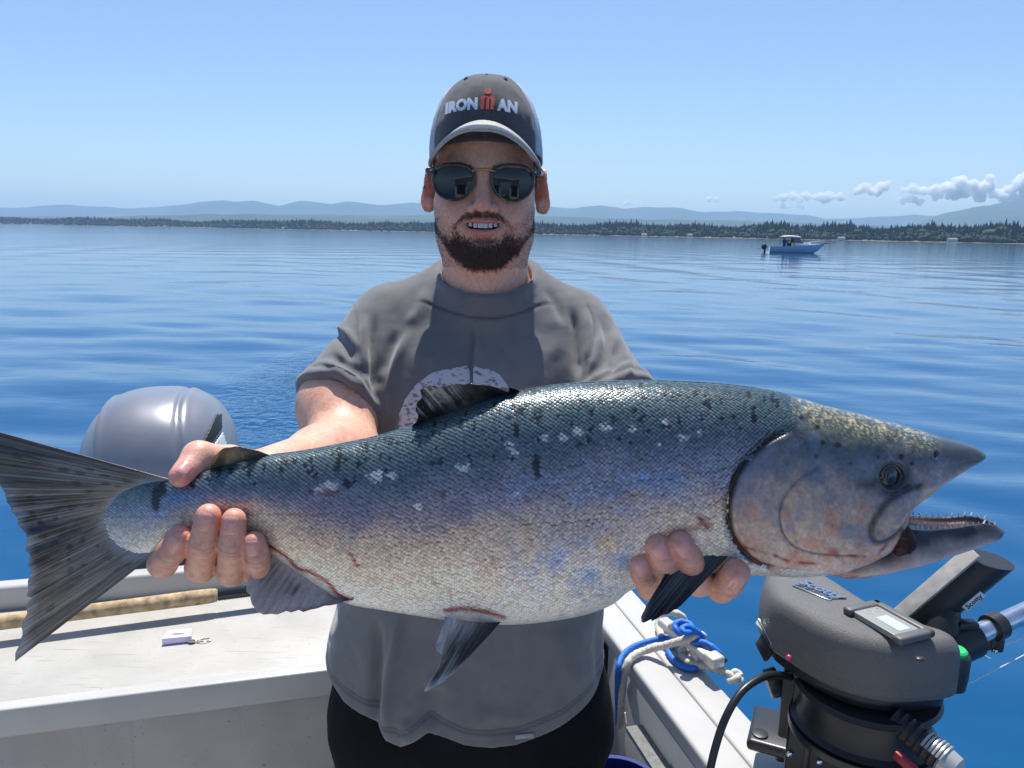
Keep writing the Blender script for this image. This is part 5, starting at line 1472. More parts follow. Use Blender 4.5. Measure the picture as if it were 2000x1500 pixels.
def head_sdf(P):
    q = P - H0
    x = np.abs(q[:, 0]); S = np.stack([x, q[:, 1], q[:, 2]], 1)      # symmetric copy
    d = d_ell(q, (0, .095, .040), (.076, .099, .092))
    d = smin(d, d_ell(q, (0, .064, -.038), (.0705, .066, .082)), .03)
    d = smin(d, d_ell(q, (0, .062, -.076), (.0600, .056, .036)), .025)
    d = smin(d, d_ell(q, (0, .020, -.097), (.027, .021, .019)), .022)          # chin
    d = smin(d, d_ell(S, (.043, .030, -.032), (.024, .020, .020)), .022)       # cheek bones
    d = smin(d, d_ell(S, (.036, .016, -.050), (.020, .014, .017)), .016)       # smiling cheeks
    d = smin(d, d_cone(S, (.004, .004, .017), (.040, .014, .017), .010, .009), .014)   # brow
    d = smax(d, -d_ell(S, (.032, -.006, -.002), (.020, .016, .014)), .014)     # eye sockets
    d = smin(d, d_ell(S, (.032, .018, -.003), (.0145, .0125, .012)), .004)
    d = smin(d, d_cone(q, (0, .004, .010), (0, -.0185, -.030), .0068, .0095), .012)     # nose
    d = smin(d, d_ell(q, (0, -.0200, -.0335), (.0108, .0095, .0090)), .006)
    d = smin(d, d_ell(S, (.0135, -.0060, -.0375), (.0078, .0095, .0075)), .006)
    d = smax(d, -d_ell(S, (.0070, -.0120, -.0450), (.0042, .0058, .0036)), .003)
    d = smin(d, d_ell(q, (0, .016, -.064), (.036, .022, .026)), .014)          # muzzle
    # lips of a smile with the teeth showing
    up = [(0, -.0085, -.0532), (.0100, -.0075, -.0527), (.0215, -.0020, -.0532), (.0340, .0085, -.0535)]
    lo = [(0, -.0065, -.0705), (.0110, -.0052, -.0692), (.0225, .0000, -.0640), (.0340, .0085, -.0538)]
    d = smin(d, d_chain(S, [npv(p) for p in up], [.0030, .0030, .0026, .0016], .003), .004)
    d = smin(d, d_chain(S, [npv(p) for p in lo], [.0044, .0043, .0036, .0018], .003), .004)
    gap = d_chain(S, [npv(p) for p in [(0, -.006, -.0614), (.013, -.004, -.0604), (.0270, .003, -.0566), (.0335, .008, -.0540)]], [.0046, .0045, .0034, .0014], .002)
    gap = smin(gap, d_ell(q, (0, .010, -.0608), (.024, .016, .0050)), .003)
    d = smax(d, -gap, .0025)
    d = smax(d, -(d_cone(S, (.0205, .004, -.040), (.0345, .012, -.062), .0022, .0016) - .0005), .006)   # smile folds
    d = smax(d, -d_ell(q, (0, -.0045, -.0800), (.018, .006, .0045)), .008)     # hollow below the lip
    # ears
    Re = rotm('Z', 34) @ rotm('X', -8)
    ec = npv((.0835, .100, -.008))
    e = d_ell(S, ec, (.0085, .0195, .0335), Re)
    e = smax(e, -d_ell(S, ec + npv((.0075, -.006, .004)), (.0055, .0115, .0215), Re), .004)
    e = smin(e, d_ell(S, (.0800, .088, -.030), (.006, .008, .010)), .006)
    d = smin(d, e, .008)
    # neck
    d = smin(d, d_cone(q, (0, .088, -.075), (0, .110, -.215), .0600, .0660), .028)
    d = smin(d, d_ell(q, (0, .050, -.150), (.012, .014, .014)), .03)
    return d
V, Q = mesh_sdf(head_sdf, H0 + npv((-.105, -.040, -.215)), H0 + npv((.105, .205, .140)), .0017)
V = relax(V, Q, 1, .35)
HV, HQ = V, Q
HN = vnormals(V, Q)
q = V - H0; X, Yl, Zl = q[:, 0], q[:, 1], q[:, 2]; AX = np.abs(X)
skin_c = lina((230, 178, 152))
C = np.tile(skin_c, (len(V), 1))
def mixp(C, w, c): w = np.clip(w, 0, 1)[:, None]; return C * (1 - w) + w * lina(c)
nsk = fbm(q, 45, 4, 3); nsk2 = fbm(q, 160, 3, 8)
C = mixp(C, .25 + .5 * nsk, (218, 160, 138))
C = mixp(C, np.exp(-((AX - .040) ** 2 + (Zl + .035) ** 2) / .018 ** 2) * .4, (206, 128, 112))
C = mixp(C, np.exp(-(X ** 2 + (Zl + .033) ** 2) / .014 ** 2) * .5 * (Yl < .02), (208, 128, 112))
C = mixp(C, sstep(.076, .082, AX) * (Yl > .06) * .3, (232, 140, 122))
# lips
zu = np.interp(AX, [0, .003, .010, .0215, .034], [-.0512, -.0504, -.0500, -.0510, -.0545]); zl = np.interp(AX, [0, .011, .0225, .034], [-.0755, -.0742, -.0690, -.0555])
lipw = sstep(-.0008, .0012, zu - Zl) * sstep(-.0008, .0012, Zl - zl) * (AX < .0345) * (Yl < .02)
C = mixp(C, lipw * .7, (186, 108, 102))
inner = (AX < .030) * (Yl > .004) * (Yl < .05) * (np.abs(Zl + .0605) < .0075)
C = mixp(C, inner * .95, (66, 22, 24))
# beard shadow and moustache
jawline = np.interp(AX, [0, .02, .034, .045, .056, .064, .070], [-.079, -.081, -.070, -.078, -.075, -.064, -.052])
beard = sstep(-.009, .010, jawline - Zl + .003 * nsk2) * (Yl < .105) * sstep(-.008, .006, Zl - np.interp(AX, [0, .02, .035, .048, .06, .07], [-.114, -.112, -.104, -.094, -.078, -.066]) + .0025 * nsk2)
must = np.exp(-((Zl - np.interp(AX, [0, .010, .022, .034, .040], [-.0470, -.0462, -.0480, -.0560, -.066])) / .0042) ** 2) * (AX < .041) * (Yl < .03) * (.4 + .6 * sstep(-.002, .004, AX)) * (1 - .65 * sstep(.026, .036, AX))
chinp = np.exp(-((AX - .034) / .006) ** 2) * sstep(.066, .058, -Zl) * (Zl < -.055) * (Zl > -.085)
stub = sstep(-.006, .012, np.interp(AX, [0, .02, .034, .05, .066], [-.060, -.050, -.050, -.052, -.030]) - Zl) * (Yl < .10) * (Zl > -.118)
C = mixp(C, stub * .22 * (1 - lipw), (120, 92, 84))
C = mixp(C, beard * .62 * (1 - lipw), (112, 82, 70))
C = mixp(C, must * .55 * (1 - lipw), (92, 68, 58))
brow = np.exp(-((Zl - np.interp(AX, [0, .012, .03, .05], [.011, .013, .0185, .0135])) / .0042) ** 2) * sstep(.008, .013, AX) * (AX < .052) * (Yl < .04)
C = mixp(C, brow * .45, (92, 66, 56))
C = mixp(C, sstep(.04, .06, Zl) * (Yl > .035) * .0, (60, 46, 40))
side = sstep(.060, .068, AX) * sstep(-.02, .01, Zl) * (Yl > .05) * (Yl < .085)
C = mixp(C, side * .55, (84, 62, 52))
for (mx, mz) in ((-.050, -.165), (.030, -.158), (-.046, -.012)):
    C = mixp(C, np.exp(-((X - mx) ** 2 + (Zl - mz) ** 2) / .0014 ** 2) * (Yl < .08), (96, 58, 46))
headC = C

# ---------------------------------------------------------------- arms and hands
def hand_arm(shoulder, cuff, elbow, wrist, palm, fingers, thumb):
    sh, cu, el, wr = npv(shoulder), npv(cuff), npv(elbow), npv(wrist)
    pl = [npv(p) for p in palm]
    def fn(P):
        d = d_chain(P, [sh, cu, el], [.046, .0475, .045], .05)
        f1 = el + (wr - el) * .28
        d = smin(d, d_chain(P, [el, f1, wr], [.044, .046, .030], .03), .035)
        # palm: a slab spanned by the knuckles and the wrist
        d2 = None
        for k in pl:
            e = d_cone(P, wr + (k - wr) * .22, k, .0175, .0125)
            d2 = e if d2 is None else smin(d2, e, .014)
        d = smin(d, d2, .022)
        ff = None
        for ch, rs in fingers:
            e = d_chain(P, [npv(p) for p in ch], rs, .0035)
            # knuckle thickening at the middle joint
            e = smin(e, np.linalg.norm(P - npv(ch[1]), axis=1) - rs[1] * 1.02, .004)
            ff = e if ff is None else smin(ff, e, .0022)
        d = smin(d, ff, .009)
        t = d_chain(P, [npv(p) for p in thumb[0]], thumb[1], .006)
        return smin(d, t, .010)
    allp = np.array([sh, el, wr] + pl + [npv(p) for ch, _ in fingers for p in ch] + [npv(p) for p in thumb[0]])
    lo, hi = allp.min(0) - .07, allp.max(0) + .07
    V, Q = mesh_sdf(fn, lo, hi, .0015)
    V = relax(V, Q, 1, .3); N = vnormals(V, Q)
    for ch, rs in fingers:      # skin creases across the finger joints
        for j in (1, 2):
            a, b, c = npv(ch[j - 1]), npv(ch[j]), npv(ch[j + 1])
            ax = (c - a) / np.linalg.norm(c - a); s = (V - b) @ ax; r = np.linalg.norm(V - b, axis=1)
            w = np.exp(-(r / (rs[j] * 1.5)) ** 4)
            for o_ in (-.0042, 0.0, .0040): V = V - N * (w * .0007 * np.exp(-((s - o_ + .0006 * np.sin(r * 900)) / .0011) ** 2))[:, None]
    return V, Q
SHL, SHR = npv((-.192, 1.20, 1.604)), npv((.092, 1.20, 1.600))
fy = .6665
def chain(pts): return [PY(*p) for p in pts]
L_f = [
    (chain([(350, 1052, .745), (318, 1100, .700), (334, 1078, .672), (350, 1050, .6685)]), [.0135, .0132, .0128, .0112]),
    (chain([(400, 1062, .745), (392, 1108, .692), (398, 1058, .664), (407, 1008, .6625)]), [.0138, .0136, .0130, .0114]),
    (chain([(450, 1062, .745), (452, 1116, .690), (454, 1066, .662), (457, 1016, .6605)]), [.0138, .0134, .0126, .0110]),
    (chain([(500, 1062, .745), (504, 1118, .695), (502, 1085, .664), (497, 1058, .6605)]), [.0128, .0122, .0114, .0098]),
]
L_palm = chain([(345, 1030, .752), (400, 1040, .755), (450, 1040, .755), (500, 1040, .752)])
L_thumb = (chain([(500, 960, .775), (450, 903, .748), (388, 893, .716), (352, 930, .686)]), [.020, .0165, .0150, .0105])
cuffL, cuffR = npv(PY(660, 794, 1.08)), npv(PY(1206, 802, 1.075))
LV, LQ = hand_arm(SHL, cuffL, PY(672, 900, .985), PY(515, 930, .795), L_palm, L_f, L_thumb)
R_f = [
    (chain([(1262, 1128, .735), (1272, 1146, .672), (1258, 1118, .650), (1250, 1096, .6475)]), [.0130, .0124, .0118, .0102]),
    (chain([(1310, 1124, .735), (1318, 1140, .668), (1298, 1098, .645), (1284, 1064, .6405)]), [.0138, .0132, .0126, .0110]),
    (chain([(1360, 1118, .735), (1364, 1134, .668), (1344, 1092, .645), (1328, 1060, .6385)]), [.0138, .0134, .0128, .0112]),
    (chain([(1400, 1110, .735), (1408, 1148, .682), (1424, 1138, .652), (1438, 1118, .640)]), [.0136, .0130, .0126, .0122]),
]
R_palm = chain([(1262, 1085, .765), (1310, 1080, .768), (1360, 1075, .768), (1402, 1075, .762)])
R_thumb = (chain([(1330, 1010, .80), (1400, 960, .79), (1440, 930, .785), (1470, 910, .78)]), [.020, .0165, .0145, .0105])
RV, RQ = hand_arm(SHR, cuffR, PY(1235, 930, .985), PY(1295, 1010, .835), R_palm, R_f, R_thumb)
def skin_cols(V, tips, seed):
    C = np.tile(skin_c, (len(V), 1)); n = fbm(V, 40, 4, seed); n2 = fbm(V, 170, 3, seed + 1)
    C = mixp(C, .3 + .5 * n, (214, 160, 142))
    C = mixp(C, .25 * n2, (178, 116, 100))
    for t in tips:
        d = np.linalg.norm(V - npv(t), axis=1); C = mixp(C, np.exp(-(d / .014) ** 2) * .55, (206, 112, 102))
    return C
tipsL = [ch[-1] for ch, _ in L_f] + [L_thumb[0][-1]]; tipsR = [ch[-1] for ch, _ in R_f]
def knuckle(C, V, fs, seed):
    n = fbm(V, 260, 3, seed)
    for ch, _ in fs:
        for j, wgt in ((1, .35), (2, .4)):
            d = np.linalg.norm(V - npv(ch[j]), axis=1)
            C = mixp(C, np.exp(-(d / .013) ** 2) * wgt * (.6 + .9 * n), (178, 104, 90))
            a_, c_ = npv(ch[j - 1]), npv(ch[j + 1]); ax_ = (c_ - a_) / np.linalg.norm(c_ - a_); s_ = (V - npv(ch[j])) @ ax_
            for o_ in (-.0042, 0.0, .0040): C = mixp(C, np.exp(-(d / .017) ** 4) * .35 * np.exp(-((s_ - o_) / .0010) ** 2), (140, 74, 64))
    return C
LC = knuckle(skin_cols(LV, tipsL, 5), LV, L_f, 44); RC = knuckle(skin_cols(RV, tipsR, 6), RV, R_f, 45)
# hidden trunk under the clothes that joins head, arms and legs
def trunk_sdf(P):
    d = d_ell(P, (-.055, 1.215, 1.40), (.165, .095, .27))
    d = smin(d, d_cone(P, (-.04, 1.19, 1.60), (-.04, 1.175, 1.70), .075, .060), .05)
    for s in (SHL, SHR): d = smin(d, d_cone(P, (-.055, 1.21, 1.58), s, .07, .054), .05)
    d = smin(d, d_ell(P, (-.06, 1.215, 1.02), (.165, .105, .14)), .06)
    for sx in (-.15, .04): d = smin(d, d_cone(P, (sx, 1.215, .95), (sx, 1.23, .14), .08, .045), .05)
    return d
TV, TQ = mesh_sdf(trunk_sdf, (-.36, 1.05, .05), (.26, 1.36, 1.74), .009)
TC = np.tile(skin_c, (len(TV), 1))
offs = np.cumsum([0, len(HV), len(LV), len(RV)])
BVt = np.vstack([HV, LV, RV, TV]); BQ = np.vstack([HQ, LQ + offs[1], RQ + offs[2], TQ + offs[3]])
me = fast_mesh('body', BVt + MINV, BQ)
set_col(me, np.clip(np.vstack([headC, LC, RC, TC]), 0, 1))
m_skin_h = pmat('skin', skin_c, .46, attr='col', noise=(190, .16, 4), bump=(520, .40, .0011), sss=.22, sss_r=(1, .32, .16), sss_s=.006, spec=.45)
BODY = link('body', me, m_skin_h, MAN)
BV_BODY = BVHTree.FromPolygons([tuple(p) for p in BVt], BQ.tolist())

# ---- fingernails lie on the finger ends
m_nail = pmat('nail', lin(218, 152, 142), .28, coat=.4, noise=(300, .1), spec=.6)
def nail(tip, prev, w, h, back=.0):
    t, p = npv(tip), npv(prev)
    up = (t - p); up /= np.linalg.norm(up)
    view = npv((0, 1, 0)); side = np.cross(up, view); side /= np.linalg.norm(side); nrm = np.cross(side, up)
    if nrm[1] > 0: nrm = -nrm
    c = t - up * (.0010 + back)
    nu, nv = 13, 15
    V, ok = [], True
    for j in range(nv):
        vj = -1 + 2 * j / (nv - 1)
        ww = w * (1 - .16 * max(0, vj) ** 3) * math.sqrt(max(.02, 1 - max(0, abs(vj) - .45) ** 2 / .40))
        for i in range(nu):
            ui = -1 + 2 * i / (nu - 1)
            s = c + side * ui * ww + up * vj * h
            hit = BV_BODY.ray_cast(Vector(s + nrm * .03), Vector(-nrm), .06)
            if hit[0] is None: return
            edge = max(abs(ui), abs(vj))
            V.append(npv(hit[0]) + nrm * (.0011 * (1 - edge ** 6) - .0004) + MINV)
    F = [(j * nu + i, j * nu + i + 1, (j + 1) * nu + i + 1, (j + 1) * nu + i) for j in range(nv - 1) for i in range(nu - 1)]
    o = obj('fingernail', V, F, m_nail, BODY)
    if o.data.polygons[nu * 5].normal.y > 0: o.data.flip_normals()
    so = o.modifiers.new('thickness', 'SOLIDIFY'); so.thickness = .0006; so.offset = -1
for ch, rs in L_f: nail(ch[3], ch[2], rs[3] * .70, rs[3] * .80)
nail(L_thumb[0][3], L_thumb[0][2], .0072, .0088, .001)
for ch, rs in R_f: nail(ch[3], ch[2], rs[3] * .70, rs[3] * .80)

# ---- teeth
m_tooth = pmat('tooth_enamel', (.88, .87, .83), .2, coat=.3)
for k in range(-4, 4):
    xk = (k + .5) * .0070; w = .00695 if abs(k + .5) < 1 else .0054
    yk = .0010 + 7.5 * xk * xk * 1.4
    mb = MB(); mb.box((0, 0, 0), (w, .006, .0094 if abs(k + .5) < 2.5 else .0080), Matrix.Rotation(-xk * 13, 3, 'Z'), .0008, 2)
    p = H0 + npv((xk, yk, -.0586 + 1.0 * xk * xk * 4)) + MINV
    o = mb.build('tooth', m_tooth, BODY); o.location = p

# ---- beard, moustache, brows: short strands rooted on the skin
def strands(name, mask, n, lfun, dfun, col, seed, width=.00045):
    rs = np.random.default_rng(seed)
    fm = mask[HQ].mean(1); A = np.linalg.norm(np.cross(HV[HQ[:, 2]] - HV[HQ[:, 0]], HV[HQ[:, 3]] - HV[HQ[:, 1]]), axis=1) * .5
    w = fm * A; w /= w.sum()
    f = rs.choice(len(HQ), n, p=w); a, b = rs.random(n)[:, None], rs.random(n)[:, None]
    c = HV[HQ[f]]; P = (c[:, 0] * (1 - a) + c[:, 1] * a) * (1 - b) + (c[:, 3] * (1 - a) + c[:, 2] * a) * b
    N = HN[HQ[f, 0]]
    L_ = lfun(P - H0, rs)[:, None]
    D = dfun(P - H0, N, rs); D /= np.linalg.norm(D, axis=1)[:, None]
    G = npv((0, 0, -1)) * .5 + rs.normal(0, .25, (n, 3))
    P0 = P - N * .0006; P1 = P + D * L_ * .5; P2 = P + D * L_ + G * L_ * .25
    side = np.cross(D, npv((0, 1, 0)) + rs.normal(0, .3, (n, 3))); side /= np.linalg.norm(side, axis=1)[:, None]
    wd = width * rs.uniform(.7, 1.3, (n, 1))
    V = np.stack([P0 - side * wd, P0 + side * wd, P1 + side * wd * .8, P1 - side * wd * .8, P2 + side * wd * .15, P2 - side * wd * .15], 1)
    idx = (np.arange(n) * 6)[:, None]
    F = np.vstack([idx + npv((0, 1, 2, 3)).astype(int), idx + npv((3, 2, 4, 5)).astype(int)])
    me = fast_mesh(name, V.reshape(-1, 3) + MINV, F)
    cc = lina(col)[None] * rs.uniform(.6, 1.6, (n, 1)) * np.array([[1, 1, 1]])
    warm = rs.random((n, 1)) < .2; cc = np.where(warm, cc * npv((1.5, 1.15, .9)), cc)
    set_col(me, np.clip(cc, 0, 1).repeat(6, 0))
    o = link(name, me, m_hair, BODY); o['kind'] = 'stuff'
m_hair = pmat('hair', (.05, .03, .02), .45, attr='col', spec=.4)
hl = lambda q, rs: np.interp(-q[:, 2], [.05, .08, .10, .125, .14], [.0025, .004, .0065, .0100, .008]) * np.interp(np.abs(q[:, 0]), [0, .04, .065], [1, .75, .4]) * rs.uniform(.6, 1.25, len(q))
def hd(q, N, rs): return N * .34 + npv((0, -.1, -1.0)) * .75 + np.stack([np.sign(q[:, 0]) * -.12, 0 * q[:, 0], 0 * q[:, 0]], 1) + rs.normal(0, .22, (len(q), 3))
ml = (1 - lipw) * (1 - inner)
strands('beard', beard ** 1.5 * ml, 11000, hl, hd, (84, 64, 56), 1, .00032)
strands('moustache', must * ml, 1100, lambda q, rs: rs.uniform(.0025, .0048, len(q)), lambda q, N, rs: N * .4 + np.stack([np.sign(q[:, 0]) * .6, 0 * q[:, 0] - .1, -np.ones(len(q))], 1) * .7 + rs.normal(0, .2, (len(q), 3)), (100, 74, 62), 2, .0003)
strands('eyebrows', brow, 380, lambda q, rs: rs.uniform(.004, .007, len(q)), lambda q, N, rs: N * .3 + np.stack([np.sign(q[:, 0]) * 1.0, 0 * q[:, 0], .1 + 0 * q[:, 0]], 1) + rs.normal(0, .2, (len(q), 3)), (92, 70, 58), 3, .0003)
strands('stubble', stub * ml * (1 - beard), 2600, lambda q, rs: rs.uniform(.0010, .0022, len(q)), hd, (84, 62, 52), 4, .00022)
strands('sideburns', side, 900, lambda q, rs: rs.uniform(.003, .006, len(q)), hd, (66, 48, 40), 5)

# ---------------------------------------------------------------- cap
def build_cap():
    cap = empty('cap', (0, 0, 0)); cap.parent = MAN
    o0 = H0 + MINV
    m_dark = pmat('cap_twill', (.050, .052, .056), .85, noise=(500, .35, 3), bump=(900, .8, .0010), sheen=.3)
    m_mesh = pmat('cap_mesh', (.50, .53, .58), .8, noise=(700, .35, 2), bump=(700, .9, .0016))
    m_brim = pmat('cap_brim', (.40, .39, .37), .75, noise=(420, .3, 3), bump=(800, .6, .001))
    m_st = pmat('cap_stitch', (.62, .60, .55), .8)
    cx, cy, cz = 0, .096, .043
    def dome(th, ph, off=0.0):
        # th: 0 = front, + towards image right; ph: 0 = rim, pi/2 = crown
        kx = .0830 + off; ky = .110 + off; kz = .1195 + off
        c = np.cos(ph) ** .80; s = np.sin(ph) ** .95
        x = kx * np.sin(th) * c; y = -ky * np.cos(th) * c; z = kz * s
        return np.stack([x + cx, y + cy, z + cz - .012 + .018 * np.cos(th) * (1 - s)], -1)
    def panel(name, t0, t1, mat, nt, off=0.0, p0=0.0, p1=math.pi / 2 - .001):
        th = np.radians(np.linspace(t0, t1, nt)); ph = np.linspace(p0, p1, 40)
        T, P_ = np.meshgrid(th, ph)
        V = dome(T, P_, off)
        # seams: shallow valleys at the panel edges
        sm = np.minimum(np.abs(np.degrees(T) - t0), np.abs(np.degrees(T) - t1)) * np.cos(P_) * .0015
        ctr = npv((cx, cy, cz)); nr = V - ctr; nr /= np.linalg.norm(nr, axis=-1)[..., None]
        V = V - nr * (.0022 * np.exp(-(sm / .0022) ** 2))[..., None] + nr * (.0012 * fbm(V.reshape(-1, 3), 30, 3, 2).reshape(T.shape))[..., None]
        I = np.arange(V.shape[0] * V.shape[1]).reshape(V.shape[:2])
        F = np.stack([I[:-1, :-1], I[:-1, 1:], I[1:, 1:], I[1:, :-1]], -1).reshape(-1, 4)
        me = fast_mesh(name, V.reshape(-1, 3) + o0, F)
        o = link(name, me, mat, cap)
        so = o.modifiers.new('thickness', 'SOLIDIFY'); so.thickness = .002; so.offset = -1
        return V.reshape(-1, 3) + H0, F
    A_ = panel('front_panel', -60, 0, m_dark, 40); B_ = panel('front_panel', 0, 60, m_dark, 40)
    for t0, t1 in ((60, 120), (120, 180), (180, 240), (240, 300)): panel('mesh_panel', t0, t1, m_mesh, 30, -.0006)
    mb = MB(); mb.ball(tuple(o0 + npv((0, cy, cz + .108))), .006, 2, (1, 1, .5)); mb.build('top_button', m_dark, cap)
    for sx in (-1, 1):
        ring_ = [dome(np.array([R(34 * sx) + .045 * math.cos(t)]), np.array([1.04 + .030 * math.sin(t)]), .0006)[0] for t in np.linspace(0, 6.28, 14)]
        mb = MB(); mb.tube([tuple(o0 + p) for p in ring_], .0009, 6, False); mb.build('eyelet', m_dark, cap)
    # brim
    nu, nv = 64, 18
    u = np.linspace(-1, 1, nu)[:, None]; t = np.linspace(0, 1, nv)[None]
    root = dome(np.radians(70 * u + 0 * t), np.full((nu, nv), .10))
    ext = .066 * np.sqrt(np.clip(1 - np.abs(u) ** 2.6, 0, 1)) * t
    rx = root[..., 0] * (1 + .02 * t) ; ry = root[..., 1] - ext
    zarch = .0735 - .0475 * (np.abs(rx) / .079) ** 2.0
    zz = zarch - .019 * t * (1 - .6 * np.abs(u)) + .002
    Bm = np.stack([rx, ry, zz], -1)
    I = np.arange(nu * nv).reshape(nu, nv)
    F = np.stack([I[:-1, :-1], I[1:, :-1], I[1:, 1:], I[:-1, 1:]], -1).reshape(-1, 4)
    me = fast_mesh('brim', Bm.reshape(-1, 3) + o0, F)
    if me.polygons[nv * 30].normal.z < 0: me.flip_normals()
    br = link('brim', me, m_brim, cap)
    so = br.modifiers.new('thickness', 'SOLIDIFY'); so.thickness = .0042; so.offset = -1
    for tt in (.96, .86, .76, .66):
        j = tt * (nv - 1); j0 = int(j); row = Bm[:, j0] * (1 - (j - j0)) + Bm[:, min(j0 + 1, nv - 1)] * (j - j0)
        mb = MB(); mb.tube([tuple(p + o0 + npv((0, 0, .0005))) for p in row[3:-3]], .0006, 5); mb.build('stitch_line', m_st, br)
    # embroidered wordmark, following the crown
    bv = BVHTree.FromPolygons([tuple(p) for p in np.vstack([A_[0], B_[0]])], np.vstack([A_[1], B_[1] + len(A_[0])]).tolist())
    def wrap(me, x0, z0, name, mat, tilt=0.0):
        bm = bmesh.new(); bm.from_mesh(me)
        bmesh.ops.triangulate(bm, faces=bm.faces)
        bmesh.ops.subdivide_edges(bm, edges=[e for e in bm.edges if e.calc_length() > .004], cuts=2, use_grid_fill=False)
        for v in bm.verts:
            lx, lz, h = v.co.x + x0, v.co.y + z0, v.co.z
            lz -= 1.15 * lx * lx
            hit = bv.ray_cast(Vector((H0[0] + lx, H0[1] - .3, H0[2] + lz)), Vector((0, 1, 0)))
            if hit[0] is None: continue
            v.co = hit[0] + Vector(MINV) + Vector((0, -.0008 - h, 0))
        me2 = bpy.data.meshes.new(name); bm.to_mesh(me2); bm.free(); bpy.data.meshes.remove(me)
        return link(name, me2, mat, cap)
    m_let = pmat('embroidery_white', (.66, .70, .78), .7, noise=(900, .25, 2), bump=(1200, .8, .001)); m_red = pmat('embroidery_red', (.52, .045, .05), .7, noise=(900, .25, 2), bump=(1200, .8, .001))
    zt = .0975
    for s, xc, wd in (('IRON', -.0310, .0450), ('AN', .0305, .0270)):
        tm = text_mesh(s, .02, .0008, .0013, 0, 1.04)
        xs_ = np.array([v.co.x for v in tm.vertices]); ys_ = np.array([v.co.y for v in tm.vertices])
        tm.transform(Matrix.Diagonal((wd / (xs_.max() - xs_.min()), .0168 / (ys_.max() - ys_.min()), 1, 1)) @ Matrix.Translation((-(xs_.max() + xs_.min()) / 2, -(ys_.max() + ys_.min()) / 2, 0)))
        wrap(tm, xc, zt, 'wordmark', m_let)
    bm = bmesh.new()
    def rect(x0, x1, y0, y1):
        v = [bm.verts.new((x, y, z)) for z in (-.0008, .0010) for x, y in ((x0, y0), (x1, y0), (x1, y1), (x0, y1))]
        for f in ((3, 2, 1, 0), (4, 5, 6, 7), (0, 1, 5, 4), (1, 2, 6, 5), (2, 3, 7, 6), (3, 0, 4, 7)): bm.faces.new([v[i] for i in f])
    rect(-.0090, -.0042, -.009, .009); rect(-.0022, .0022, -.009, .005); rect(.0042, .0090, -.009, .009); rect(-.0043, .0043, .0048, .0092)
    bmesh.ops.create_circle(bm, cap_ends=True, radius=.0044, segments=18, matrix=Matrix.Translation((0, .0158, .0008)))
    me = bpy.data.meshes.new('emblem'); bm.to_mesh(me); bm.free()
    o = wrap(me, .0045, zt + .0015, 'emblem', m_red); o['kind'] = 'stuff'
    return cap
build_cap()

# ---------------------------------------------------------------- sunglasses
def build_glasses():
    g = empty('sunglasses', (0, 0, 0)); g.parent = MAN
    o0 = H0 + MINV
    m_fr = pmat('frame_tortoise', (.030, .018, .012), .18, noise=(160, .7, 4), coat=.5)
    m_go = pmat('frame_gold', (.62, .46, .26), .25, metal=.9)
    m_ln = pmat('lens_dark', (.008, .009, .007), .03, spec=.5, coat=.25)
    for sx in (-1, 1):
        c = npv((sx * .0395, -.0125, -.0025))
        th = np.linspace(0, 2 * math.pi, 72, endpoint=False)
        rx = .0275; rz = np.where(np.sin(th) > 0, .0215, .0240)
        ex = np.where(np.sin(th) > 0, .80, .98)
        ox = rx * np.sign(np.cos(th)) * np.abs(np.cos(th)) ** ex * (1 + .05 * np.sin(th)); oz = rz * np.sign(np.sin(th)) * np.abs(np.sin(th)) ** ex
        yy = lambda x, z: .9 * (x + sx * .0395) ** 2 * 2.2 + .0005 * 0
        out = np.stack([c[0] + ox, c[1] + yy(ox, oz), c[2] + oz], 1)
        # lens: domed disc
        V = []; K = 14
        for k in range(K + 1):
            f = k / K
            V += [tuple(npv((c[0] + ox[i] * f, c[1] + yy(ox[i] * f, 0) - .0022 * (1 - f * f), c[2] + oz[i] * f)) + o0) for i in range(72)]
        F = [(k * 72 + i, k * 72 + (i + 1) % 72, (k + 1) * 72 + (i + 1) % 72, (k + 1) * 72 + i) for k in range(K) for i in range(72)]
        ln = obj('lens', V, F, m_ln, g)
        if ln.data.polygons[500].normal.y > 0: ln.data.flip_normals()
        so = ln.modifiers.new('thickness', 'SOLIDIFY'); so.thickness = .0015; so.offset = -1
        mb = MB()
        ring = [tuple(p + o0) for p in out] + [tuple(out[0] + o0)]
        rr = [.0020 + .0010 * max(0, math.sin(t)) for t in th] + [.0020]
        mb.tube(ring, rr, 10, False); mb.build('rim', m_fr, g)
        e0 = npv((sx * .0640, -.0085, .0095)); e1 = npv((sx * .0745, -.0005, .0115)); e2 = npv((sx * .0785, .030, .0110)); e3 = npv((sx * .0800, .098, .0130))
        mb = MB(); mb.tube([tuple(p + o0) for p in (e0, e1, e2, e3)], [.0034, .0036, .0026, .0022], 10); mb.build('temple', m_fr, g)
        mb = MB(); mb.ball(tuple(npv((sx * .0690, -.0078, .0112)) + o0), .0016, 2, (1.4, .6, .8)); mb.build('rivet', m_go, g)
        mb = MB(); mb.tube([tuple(npv((sx * .0135, -.012, -.002)) + o0), tuple(npv((sx * .0105, -.006, -.006)) + o0)], .0009, 6); mb.build('nose_pad', m_go, g)
    mb = MB(); mb.tube([tuple(npv((x, -.0135 - .001 * math.cos(x * 100), .0110 + .0025 * math.cos(x * 110))) + o0) for x in np.linspace(-.0150, .0150, 12)], .0015, 8); mb.build('bridge', m_go, g)
build_glasses()

